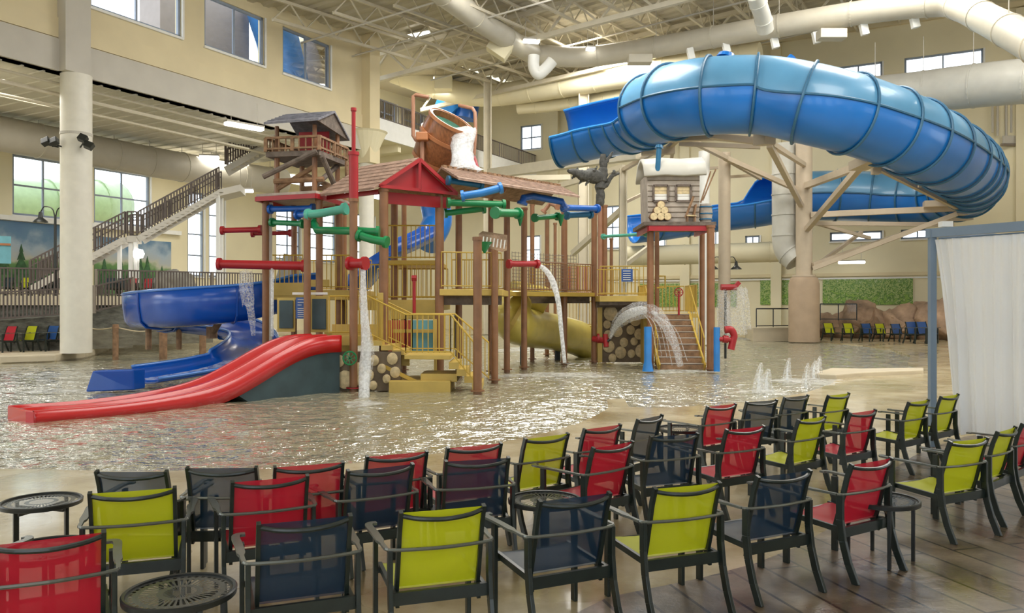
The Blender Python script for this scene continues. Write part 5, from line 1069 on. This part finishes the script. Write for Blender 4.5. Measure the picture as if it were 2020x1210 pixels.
sheet([(484, 534, 21.7, 13, .1), (487, 570, 21.7, 13, .15), (489, 604, 21.7, 11, .15)], 'white water curtain falling on the upper blue flume', 'spray'); fall([(492, 600, 21.7), (497, 630, 21.7), (500, 662, 21.8)], [.10, .09, .05], 'thin spray falling on the curved blue flume', 'spray')
fall([(537, 527, 21.6), (537, 600, 21.6), (537, 664, 21.6)], [.045, .04, .04], 'thin straight water thread beside the white post')
# arching spray in front of the log wall
arc = [(1203, 670, 28.2), (1212, 648, 28.0), (1228, 628, 27.6), (1250, 616, 27.0), (1272, 612, 26.6), (1295, 620, 26.2), (1315, 645, 25.8), (1332, 685, 25.4), (1342, 722, 25.1)]
fall(arc, [.04, .14, .26, .30, .28, .22, .16, .12, .1], 'arching spray of water in front of the log-end wall', 'spray', 'water_spray', 14, 5)
fall(arc[:6], [.03, .09, .15, .16, .12, .06], 'bright inner jet of the arching spray', 'fall', 'water_spray', 10, 6)
rnd = random.Random(5)
for k in range(7):
    e = (1296+k*10, 722-rnd.uniform(0, 20), 25.4+rnd.uniform(-.4, .4)); pk = (1262+k*6, 612+k*2, 26.6)
    o = fall([pk, ((pk[0]+e[0])/2+6, (pk[1]+e[1])/2-18, 26), e], [.02, .018, .012], 'fine falling thread of the arching spray', 'spray', 'water_thread', 5, k); o['group'] = 'fine threads of the arching spray'
# red tipping scoop and its falls at right
sc_ = thing('red_scoop', 'small red scoop pouring water on both sides, right of the cabin posts', 'scoop', P(1437, 567, 31)); mb = MB(); mb.tube([P(1422, 567, 31), P(1452, 567, 31)], .12, 10); mb.build('scoop_tube', 'red', sc_, smooth='auto'); mb = MB(); mb.beam(P(1450, 566, 31), P(1458, 557, 31), .2, .14); mb.build('scoop_lip', 'red', sc_)
mb = MB(); q = P(1431, 570, 31.2); mb.tube([(q.x, q.y, 0), (q.x, q.y, 2.7)], .05, 8); mb.build('stand', 'black', sc_)
sheet([(1424, 572, 31, 10, .12), (1426, 600, 31, 12, .2), (1428, 630, 31, 13, .25), (1430, 664, 31, 14, .3)], 'white waterfall on the near side of the red scoop', 'spray')
sheet([(1454, 566, 31, 12, .12), (1452, 590, 31, 16, .2), (1450, 620, 31, 18, .25), (1450, 660, 31, 22, .35)], 'white waterfall on the right side of the red scoop', 'spray')
sheet([(1465, 568, 31.4, 8, .1), (1472, 600, 31.4, 6, .15), (1474, 650, 31.4, 8, .2)], 'thin arching fall beyond the red scoop', 'spray')
# ground geysers
for x, yb, yt, w_, lab in [(1497, 772, 716, 8, 'bubbling ground jet nearest the left of the geyser group'), (1512, 770, 728, 9, 'low bubbling ground jet beside the leftmost tall one'), (1553, 752, 706, 6, 'slim ground jet in the middle of the geyser group'), (1590, 764, 716, 6, 'leaning ground jet in front of the farthest geyser pair'),
                       (1605, 746, 712, 7, 'broad ground jet of the farthest pair'), (1614, 744, 702, 6, 'tallest ground jet at the right of the geyser group')]:
    q = G(x, yb); Y = q.y; t = ZY(yt, Y); mb = MB(); r0 = w_/F*Y
    mb.tube([(q.x, q.y, -.03), (q.x, q.y, t*.4), (q.x+.03, q.y, t*.75), (q.x+.06, q.y, t)], [r0*1.7, r0*1.2, r0*.8, r0*.3], 12); o = mb.build('water_jet', 'spray', smooth=True); tag(o, lab, 'water')
    mb = MB(); mb.tube([(q.x, q.y, -.03), (q.x, q.y, t*.5), (q.x+.04, q.y, t*.85)], [r0*.5, r0*.3, r0*.08], 8); mb.build('jet_core', 'fall', o)
    mb = MB(); 
    for k in range(14): a = k*2*PI/14; mb.add([], [])
# foam patches where water lands
def foam(x, y, rx, ry, label, seed=0):
    q = G(x, y); rnd = random.Random(seed); n_ = 36; pts = []
    for k in range(n_): t = 2*PI*k/n_; f = 1+.25*math.sin(3*t+seed)+.18*math.sin(7*t+seed*2)+rnd.uniform(-.08, .08); pts.append((q.x+rx*math.cos(t)*f, q.y+ry*math.sin(t)*f, .0))
    mb = MB(); c = (q.x, q.y, .05); mb.add(pts+[c], [(k, (k+1) % n_, n_) for k in range(n_)]); o = mb.build('foam_patch', 'foam', smooth=True); tag(o, label, 'foam')
foam(716, 797, .42, .5, 'white splash foam where the long stream hits the pool', 1); foam(1340, 733, 1.0, .7, 'foam where the arching spray lands near the stairs', 2); foam(1114, 717, .35, .5, 'foam where the arching jet lands by a post', 3)
foam(1440, 668, 1.6, 1.8, 'wide bright foam under the red scoop falls', 4); foam(1505, 773, .55, .5, 'foam round the left pair of ground jets', 5); foam(1600, 752, .8, .9, 'foam round the right group of ground jets', 6); foam(1555, 753, .4, .5, 'foam round the slim middle ground jet', 7); foam(120, 772, 1.0, .35, 'foam left of the blue flume end block', 8); foam(1060, 690, 2.2, 1.6, 'wide foam below the yellow slide', 9); foam(1100, 740, 1.6, .8, 'faint foam in front of the deck posts', 10)
# ================================================================ LEFT BACKGROUND: fences, gallery stairs, murals
def fence(a, b, h, label, gap=.13, mesh_m='rail', post_m='railpost', step=3.0, name='railing_fence', rt=.045, bt=.045, z0=.08):
    a, b = Vector(a), Vector(b); L_ = (b-a).length; d = (b-a)/L_; root = thing(name, label, 'railing', a); up = Vector((0, 0, h))
    mb = MB(); mb.beam(a+up, b+up, .08, .06); mb.build('top_rail', mesh_m, root)
    mb = MB(); mb.beam(a+Vector((0, 0, z0)), b+Vector((0, 0, z0)), .06, .05); mb.build('bottom_rail', mesh_m, root)
    mb = MB(); n_ = int(L_/gap)
    for i in range(n_+1): q = a+d*(L_*i/n_); mb.beam(q+Vector((0, 0, z0)), q+up, bt, bt, up=(0, 1, 0))
    mb.build('balusters', mesh_m, root)
    m_ = max(1, round(L_/step))
    for i in range(m_+1): q = a+d*(L_*i/m_); mb = MB(); mb.beam(q, q+up+Vector((0, 0, .04)), .1, .1, up=(0, 1, 0)); mb.build('post', post_m, root)
    return root
# upper terrace deck behind the fences
zT = 2.45
def T(x, y, Y): q = P(x, y, Y); return q
mb = MB(); te = [P(-400, 0, 30), P(0, 0, 33.5), P(128, 0, 35.0), P(260, 0, 36.2), P(520, 0, 40.5), P(560, 0, 50), P(-500, 0, 60)]
mb.prism([(q.x, q.y, 2.05) for q in te], (0, 0, .4)); o = mb.build('floor_terrace', 'paledeck'); struct(o)
mb = MB(); w0, w1, w2 = P(-400, 0, 30.2), P(0, 0, 33.7), P(240, 0, 36.3)
w3 = P(420, 0, 39)
for a, b in ((w0, w1), (w1, w2), (w2, w3)): mb.prism([(a.x, a.y, .24), (b.x, b.y, .24), (b.x, b.y, 2.2), (a.x, a.y, 2.2)], (-.3, .5, 0))
struct(mb.build('wall_terrace', 'stonewall'))
def onT(x, Y, z): q = P(x, 0, Y); return (q.x, q.y, z)
fence(onT(-260, 31.2, zT), onT(128, 35.0, zT), 1.15, 'brown upper terrace railing left of the thick round column')
fence(onT(190, 35.6, zT), onT(520, 40.4, zT), 1.15, 'brown upper terrace railing behind the blue flume')
fence(onT(-260, 29.6, 1.15), onT(128, 32.6, 1.62), 1.1, 'brown ramp railing above the far left chairs')
fence(onT(186, 33.0, 1.72), onT(262, 34.0, 2.1), 1.1, 'short brown ramp railing between the column and blue flume')
mb = MB(); r_ = [onT(-260, 29.9, 1.15), onT(128, 32.9, 1.62), onT(262, 34.4, 2.15), onT(262, 36, 2.15), onT(128, 34.8, 1.62), onT(-260, 31, 1.15)]
mb.hexa([(*r_[0][:2], .24), (*r_[1][:2], .24), (*r_[4][:2], .24), (*r_[5][:2], .24), r_[0], r_[1], r_[4], r_[5]]); mb.hexa([(*r_[1][:2], .24), (*r_[2][:2], .24), (*r_[3][:2], .24), (*r_[4][:2], .24), r_[1], r_[2], r_[3], r_[4]]); struct(mb.build('floor_ramp', 'stonewall'))
fence(LW(17.8, 12.9, -.05), LW(38.8, 12.9, -.05), 1.1, 'brown balcony railing high behind the tipping barrel', gap=.16)
# dark furniture on the terrace behind the railing
for i, (x, c) in enumerate([(8, 'n'), (40, 'g'), (75, 'n'), (105, 'n'), (210, 'n'), (232, 'n'), (255, 'r'), (285, 'r')]):
    q = onT(x, 37.5+.2*i, zT); put_chair(c, q, PI-.3, ['navy chair behind the terrace railing at the left frame edge', 'lime chair behind the terrace railing', 'navy chair behind the terrace railing right of the lime one', 'navy chair behind the terrace railing just left of the round column', 'navy chair behind the terrace railing just right of the round column', 'second navy chair behind the railing right of the round column', 'red chair behind the terrace railing next to a navy one', 'rightmost red chair behind the terrace railing'][i], 'terrace chairs behind the railing', z=q[2])
# far left chairs on the raised deck
for x, c, lab in [(6, 'r', 'red chair on the raised deck at the left frame edge'), (47, 'g', 'lime chair on the raised deck below the ramp railing'), (90, 'b', 'blue chair on the raised deck left of the round column'), (121, 'r', 'red chair on the raised deck half hidden by the round column')]:
    q = onT(x, 31.2+.010*x, .24); o = put_chair(c, q, PI-.45, lab, None, z=.24); o.scale = (1.25, 1.15, 1.12)
# stairs up to the platform
st = thing('gallery_staircase', 'steel staircase with brown railings climbing under the gallery duct', 'staircase', P(60, 530, 37))
def strun(a, b, w_, nst):
    A_, B_ = P(*a), P(*b); d = B_-A_; h = Vector((-.35, 1.3, 0)).normalized()*w_
    for k, off in enumerate((Vector((0, 0, 0)), h)):
        mb = MB(); mb.beam(A_+off+Vector((0, 0, -.12)), B_+off+Vector((0, 0, -.12)), .1, .30); mb.build('stringer', 'fascia', st)
        mb = MB(); up = Vector((0, 0, 1.2)); mb.beam(A_+off+up, B_+off+up, .07, .07); mb.beam(A_+off+Vector((0, 0, .18)), B_+off+Vector((0, 0, .18)), .05, .05); n_ = int(d.length/.17)
        mb.beam(A_+off+up*.78, B_+off+up*.78, .05, .05)
        for i in range(n_+1): q = A_+off+d*i/n_; mb.beam(q+Vector((0, 0, .15)), q+up, .1 if i % 9 == 0 else .05, .1 if i % 9 == 0 else .05, up=(0, 1, 0))
        mb.build('railing', 'rail', st)
    mb = MB()
    for i in range(nst): q = A_+d*(i+.5)/nst; mb.prism([q, q+h, q+h+Vector((.3, .1, 0)), q+Vector((.3, .1, 0))], (0, 0, .05))
    mb.build('treads', 'fascia', st)
strun((60, 566, 36.8), (247, 467, 39.0), 1.4, 14); strun((250, 467, 39), (269, 467, 39.2), 1.4, 3); strun((272, 467, 39.2), (432, 376, 42), 1.4, 16)
mb = MB(); a, b = P(430, 374, 42), P(474, 364, 43); h = Vector((-.35, 1.9, 0)); mb.hexa([a+Vector((0, 0, -.35)), b+Vector((0, 0, -.35)), b+h+Vector((0, 0, -.35)), a+h+Vector((0, 0, -.35)), a, b, b+h, a+h]); mb.build('platform', 'fascia', st)
strun((445, 330, 43.5), (520, 288, 45), 1.4, 8)
for x, y0, Y in ((236, 478, 39), (258, 470, 39.2), (268, 470, 40.4), (430, 385, 42), (437, 385, 43)): q = P(x, 0, Y); mb = MB(); mb.box((q.x, q.y, (2.4+ZY(y0, Y))/2), (.16, .16, ZY(y0, Y)-2.4)); mb.build('support_post', 'winwhite', st)
# murals (painted panels on the gallery wall, and printed forest panels on the back wall)
g1c, g2c, g3c = (.05, .13, .05), (.12, .25, .08), (.22, .34, .12)
M['mural_lake'] = muralmat('lake_mural', [(.0, g1c), (.22, g2c), (.33, (.45, .45, .36)), (.45, (.38, .42, .44)), (.6, (.34, .42, .50)), (.8, (.12, .22, .34)), (1, (.10, .19, .32))], .8, (3.6, 6.4))
M['mural_forest'] = muralmat('forest_mural', [(.0, (.03, .10, .02)), (.3, (.14, .30, .05)), (.42, (.30, .46, .10)), (.5, (.06, .17, .03)), (.58, (.45, .55, .22)), (.66, (.10, .24, .04)), (.8, (.50, .58, .34)), (1, (.14, .30, .06))], 5.5, (-1.5, 6.5))
def mural(fn, a0, a1, z0, z1, m, label, name='wall_mural'):
    mb = MB(); p = [fn(a0, z0, .02), fn(a1, z0, .02), fn(a1, z0, .06), fn(a0, z0, .06)]; mb.hexa(p+[q+Vector((0, 0, z1-z0)) for q in p]); mb2 = mb
    o = mb2.build(name, m); o.data.transform(Matrix.Translation(o.location)); o.location = (0, 0, 0); OFF[o.name] = Vector(); tag(o, label, 'mural'); return o
mural(fBL, -4, 9.6, 3.0, 6.45, 'mural_lake', 'painted lake and sky mural under the gallery windows at far left'); mural(fBL, 10.2, 15.4, 2.6, 6.0, 'mural_lake', 'painted pine shore mural under the gallery stairs')
mural(fB, -3.35, .25, 2.05, 3.75, 'mural_forest', 'green forest panel left of the tower column on the back wall'); mural(fB, .75, 6.2, 2.05, 3.75, 'mural_forest', 'green forest panel right of the tower column on the back wall'); mural(fB, -12.2, -5.0, 1.9, 3.6, 'mural_forest', 'green forest panel seen behind the stairs and rails')
lk = [o for o in C.objects if o.name.startswith('wall_mural')][:2]
M['pine'] = mat('painted_pine_green', (.04, .11, .045), .8, var=.4, vscale=4)
rnd = random.Random(9)
for o_, ts_, zb_, n0 in ((lk[0], (-3.6, 6.4), 3.3, 11), (lk[1], (10.6, 15.0), 2.9, 9)):
    for k in range(n0):
        t = ts_[0]+(ts_[1]-ts_[0])*(k+rnd.uniform(.1, .9))/n0; h_ = rnd.uniform(.9, 2.3); w_ = h_*.22; mb = MB()
        pts = [(0, h_)]; 
        for j in range(1, 5): pts += [(w_*j/4, h_*(1-j/4.6)), (w_*j/4*.5, h_*(1-j/4.6)+.04)]
        full = pts+[(-a, b) for a, b in pts[::-1][:-1]]
        mb.prism([LW(t+a, zb_+b, 13.93) for a, b in full], -V*0-Vector((-V.x*.02, -V.y*.02, 0))); mb.build('painted_pine', 'pine', o_)
# teal painted board of the mural
mb = MB(); a = LW(-4.2, 0, 13.7); 
p = [LW(-2, 3.6, 13.8), LW(1.2, 3.6, 13.8), LW(1.2, 3.6, 13.7), LW(-2, 3.6, 13.7)]; p = [P(-60, 518, 36.0), P(22, 518, 37.2), P(22, 518, 37.3), P(-60, 518, 36.1)]
for q in p: q.z = 3.95
mb.hexa(p+[q+Vector((0, 0, 1.25)) for q in p]); o = mb.build('teal_board', 'sky1'); tag(o, 'teal board with an orange stripe at the far left edge', 'board')
mb = MB(); p2 = [q+Vector((.02, -.06, .82)) for q in p]; mb.hexa(p2+[q+Vector((0, 0, .1)) for q in p2]); s_ = mb.build('orange_stripe', 'hoop', o)
# street lamps
def streetlamp(x, Y, ytop, base, label, sp=.85):
    q = P(x, 0, Y); z = ZY(ytop, Y); r = thing('street_lamp', label, 'lamp', (q.x, q.y, base)); mb = MB(); mb.tube([(q.x, q.y, base), (q.x, q.y, base+.4), (q.x, q.y, z)], [.11, .07, .05], 10); mb.build('pole', 'black', r)
    for s in (-1, 1):
        mb = MB(); mb.tube(catmull([(q.x, q.y, z-.2), (q.x+s*.12, q.y, z+.25), (q.x+s*sp*.55, q.y, z+.35), (q.x+s*sp*.75, q.y, z+.1)], 5), .025, 6); mb.build('lamp_arm', 'black', r)
        mb = MB(); mb.lathe([(.30, -.32), (.28, -.27), (.10, -.12), (.07, .1), (.02, .14)], (q.x+s*sp*.75, q.y, z), 16); mb.build('lamp_shade', 'black', r, smooth='auto'); mb = MB(); mb.lathe([(0, -.33), (.14, -.33), (.14, -.28), (0, -.28)], (q.x+s*sp*.75, q.y, z), 12); mb.build('bulb', 'white', r)
streetlamp(109, 35, 424, zT, 'black twin-headed street lamp on the upper terrace left of the column'); streetlamp(1429, 44, 520, 0, 'black twin-headed street lamp right of the cabin posts')
mb = MB(); mb.lathe([(0, -.25), (.2, -.2), (.28, 0), (.2, .2), (0, .25)], P(273, 501, 40), 16); o = mb.build('globe_lamp', 'lamp', smooth=True); tag(o, 'glowing round globe lamp under the gallery stairs', 'lamp')
mb = MB(); q = P(273, 501, 40); mb.tube([(q.x, q.y, 2.4), (q.x, q.y, q.z-.2)], .04, 6); mb.build('pole', 'winwhite', o)
# rock at the foot of the stairs, rockwork at right
def rock(c, s, seed, m, label, grp=None, rz=0):
    rnd = random.Random(seed); bm = bmesh.new(); bmesh.ops.create_icosphere(bm, subdivisions=4, radius=1)
    ks = [(Vector((rnd.uniform(-1, 1), rnd.uniform(-1, 1), rnd.uniform(-1, 1))).normalized(), rnd.uniform(.55, .9)) for _ in range(16)]
    for v in bm.verts:
        for n_, d in ks:
            e = v.co.dot(n_)-d
            if e > 0: v.co -= n_*e*.9
        v.co *= 1+.16*NZ.noise(v.co*2.2+Vector((seed, 0, 0)))+.09*NZ.noise(v.co*6+Vector((0, seed, 0)))
    mb = MB(); R = Matrix.Rotation(rz, 3, 'Z'); mb.add([Vector(c)+R@Vector((v.co.x*s[0], v.co.y*s[1], v.co.z*s[2])) for v in bm.verts], [tuple(v.index for v in f.verts) for f in bm.faces]); bm.free()
    o = mb.build('boulder', m, smooth='auto'); tag(o, label, 'rock', grp); return o
q = onT(336, 42, 0); rock((q[0], q[1], 3.1), (1.5, 1.0, 1.0), 4, 'rockgrey', 'grey artificial boulder right of the pine shore mural')
for i, (x, Y, w_, top, lab) in enumerate([(1632, 51, 1.6, 612, 'low brown boulder just right of the tower column base'), (1668, 50.5, 1.7, 606, 'rounded brown boulder behind the first lime chair'), (1704, 50, 1.9, 592, 'tallest brown boulder with a fissured face'), (1738, 49.5, 1.6, 600, 'square-topped brown boulder behind the blue chair'),
                                     (1770, 49, 1.9, 612, 'low red-brown boulder right of the middle of the rockwork'), (1800, 48.5, 1.7, 603, 'brown boulder behind the far blue chairs'), (1832, 48, 1.9, 592, 'tall boulder partly behind the cabana post'), (1880, 47, 2.2, 590, 'boulder hidden behind the sheer curtain')]):
    z = ZY(top, Y); qq = P(x, 0, Y); rock((qq.x, qq.y+.5, z*.42), (w_*.8, 1.3, z*.62), 11+i, 'rock', lab, None, .4*i)
for i, (x, yb, c, lab) in enumerate([(1643, 665, 'g', 'lime chair nearest the tower column base in front of the rocks'), (1682, 666, 'g', 'second lime chair before the rocks, left of a blue one'), (1718, 668, 'b', 'blue chair between two lime ones before the rocks'), (1745, 670, 'g', 'lime chair between two blue ones before the rocks'), (1777, 672, 'b', 'blue chair before the rocks, left of the largest blue one')]):
    q = P(x, 0, 46.3-.3*i); put_chair(c, (q.x, q.y), PI+.45, lab).scale = (1.4, 1.2, 1.12)
for x, lab in ((1808, 'larger blue chair before the rocks beside the cabana post'), (1829, 'blue chair half hidden by the cabana post')):
    q = P(x, 0, 43.0); put_chair('b', (q.x, q.y), PI+.45, lab).scale = (1.5, 1.2, 1.3)
# ramp railing in front of the forest panels
def glassfence(a, b, label, h=1.2):
    a, b = Vector(a), Vector(b); r = thing('glass_railing', label, 'railing', a); up = Vector((0, 0, h))
    mb = MB(); mb.beam(a+up, b+up, .07, .07); mb.beam(a+Vector((0, 0, .08)), b+Vector((0, 0, .08)), .05, .05); n_ = max(2, int((b-a).length/1.4))
    for i in range(n_+1): q = a+(b-a)*i/n_; mb.beam(q, q+up, .05, .05, up=(0, 1, 0))
    mb.build('rail_frame', 'black', r); mb = MB(); mb.grid([[a+Vector((0, 0, .12)), b+Vector((0, 0, .12))], [a+up, b+up]]); mb.build('mesh_panel', 'spray' if False else 'glass', r)
a, b = P(1492, 0, 46), P(1558, 0, 46.5); glassfence((a.x, a.y, .78), (b.x, b.y, .78), 'black framed railing left of the tower column base', 1.05)
a, b = P(1618, 0, 49.5), P(1690, 0, 49); glassfence((a.x, a.y, 1.1), (b.x, b.y, 1.1), 'black framed railing behind the first boulders', 1.0)
mb = MB(); p_ = [P(1486, 0, 46.2), P(1570, 0, 46.7), P(1570, 0, 50), P(1470, 0, 50)]; mb.prism([(q.x, q.y, -.05) for q in p_], (0, 0, .8)); struct(mb.build('floor_far_ramp', 'paledeck'))
for x, y, lab in ((1491, 640, 'small yellow curb block left of the far ramp'), (1553, 642, 'small yellow curb block beside the tower column base')): q = G(x, y+8); mb = MB(); mb.box((q.x, q.y, .25), (.3, .3, .5)); o = mb.build('curb_block', 'yellow2', bevel=.05); tag(o, lab, 'block')
# rope net fence in the pool
nf = thing('rope_net_fence', 'rope net fence on wooden posts beside the blue flume', 'fence', G(320, 700))
np_ = [(228, 31.3, 640, .11), (322, 31.8, 642, .15), (400, 32.6, 640, .13)]
tops = []
for x, yb, yt, r in np_: q = P(x, 0, yb); zt = ZY(yt, q.y); mb = MB(); mb.tube([(q.x, q.y, -.3), (q.x, q.y, zt)], r, 12); mb.tube([(q.x, q.y, zt-.16), (q.x, q.y, zt-.1)], r+.02, 12); mb.build('wood_post', 'logwood', nf, smooth='auto'); tops.append(Vector((q.x, q.y, zt-.12)))
q = P(270, 0, 27.5); tops.insert(0, Vector((-17.2, 32.2, 1.3))); tops.append(Vector((tops[-1].x+.9, tops[-1].y+.5, .7)))
for a, b in zip(tops[:-1], tops[1:]):
    m_ = (a+b)/2+Vector((0, 0, -.14)); mb = MB(); mb.tube(catmull([a, m_, b], 6), .025, 6); mb.build('rope', 'rope', nf)
    mb = MB(); c_ = catmull([a, m_, b], 6); mb.grid([c_, [Vector((p.x, p.y, .0)) for p in c_]]); mb.build('net', 'net', nf)
# outdoor things beyond the windows
og = thing('outdoor_slide', 'pale green translucent slide tube outside the gallery windows', 'slide', (-36, 55, 5)); pth = catmull([LW(-10, 8.0, 22), LW(2, 8.2, 22), LW(9, 8.1, 21.5), LW(14, 8.5, 21), LW(17, 9.0, 22)], 8); mb = MB(); mb.tube(pth, 1.7, 20); mb.build('tube', 'glassgreen', og, smooth=True)
for k in (5, 12, 20, 27): mb = MB(); mb.tube([pth[k]-Vector((.03, .05, 0)), pth[k]+Vector((.03, .05, 0))], 1.8, 20); mb.build('flange_ring', 'glassgreen', og)
for t in (1, 8, 15): mb = MB(); mb.tube([LW(t, 0, 22), LW(t, 6.5, 22)], .3, 10); mb.build('support', 'ductgrey', og)
ob = thing('outdoor_tower', 'pinkish grey block with a blue slide seen through the upper left windows', 'building', LW(6, 11.4, 9)); mb = MB(); p = [LW(6.8, 11.4, 4), LW(12.4, 11.4, 4), LW(12.4, 11.4, 5.5), LW(6.8, 11.4, 5.5)]
M['pinkgrey'] = mat('pinkish_grey_render', (.26, .23, .22), .8, var=.05); mb.hexa(p+[q+Vector((0, 0, 8)) for q in p]); mb.build('block', 'pinkgrey', ob)
mb = MB(); p = [LW(15.5, 11.4, 1.2), LW(16.8, 11.4, 1.2), LW(16.8, 11.4, 3), LW(15.5, 11.4, 3)]; mb.hexa(p+[q+Vector((0, 0, 7)) for q in p]); mb.build('block', 'pinkgrey', ob)
mb = MB(); mb.tube(catmull([LW(12.2, 18.2, 2.6), LW(13.2, 16, 2.6), LW(14.0, 13.5, 2.6), LW(14.2, 12.4, 2.6)], 6), 1.15, 20); mb.build('tube', 'skyblue', ob, smooth=True)
# blue slide pieces high behind the barrel, pipes on the right wall
mb = MB(); mb.tube(catmull([P(868, 195, 60), P(885, 205, 60), P(900, 222, 60)], 5), .9, 16); o = mb.build('slide_section', 'skyblue', smooth='auto'); tag(o, 'blue slide section glimpsed behind the tipping barrel rim', 'slide')
mb = MB(); mb.tube([P(925, 198, 60), P(918, 235, 60)], .85, 16); o = mb.build('slide_section', 'bluepipe', smooth='auto'); tag(o, 'second blue slide section glimpsed right of the tipping barrel', 'slide')
for i, x in enumerate((1958, 1968, 1985, 1995, 2007)):
    mb = MB(); mb.tube([P(x, 200, 49.5), P(x, 262+6*(i % 3), 49.5)], .07, 8); o = mb.build('wall_pipe', 'fascia'); tag(o, ['leftmost', 'second', 'middle', 'fourth', 'rightmost'][i]+' of the thin vertical conduits on the back wall right of the tube slide', 'pipe', 'wall conduits at right')
wp = thing('valve_cluster', 'small cluster of pipe fittings on the back wall right of the tube slide', 'pipe', P(1992, 280, 49.4)); mb = MB(); mb.box(P(1992, 276, 49.4), (.9, .2, .5)); mb.build('valve_box', 'fascia', wp, bevel=.05); mb = MB(); mb.tube([P(1975, 286, 49.3), P(2008, 286, 49.3)], .09, 8); mb.build('manifold', 'railpost', wp)
# blue slide flumes inside the structure (seen between its posts)
bf2 = thing('inner_blue_slide', 'blue flume glimpsed between the rails inside the play structure', 'slide', (-3.5, 27, 1.5))
trough(catmull([P(860, 470, 28.5), P(820, 490, 28), P(780, 510, 27.5), P(740, 545, 27.5), P(705, 580, 28)], 5), lambda u: [(-.5, .55), (-.48, .2), (-.3, .02), (0, 0), (.3, .02), (.48, .2), (.5, .55)], 'flume', 'slideblue', bf2, solid=.05)
mb = MB(); mb.tube(catmull([P(858, 400, 30), P(862, 440, 30), P(840, 480, 29.5)], 5), .55, 16); mb.build('tube', 'tubeblue', bf2, smooth='auto')
# dark angled boards seen behind left rails
mb = MB(); mb.prism([P(540, 560, 27), P(585, 560, 27), P(600, 510, 27), P(560, 500, 27)], (0, .1, 0)); o = mb.build('slate_board', 'rockgrey', ps); o['label'] = 'sloping grey board'
# grey funnel-like rock seen under the gable
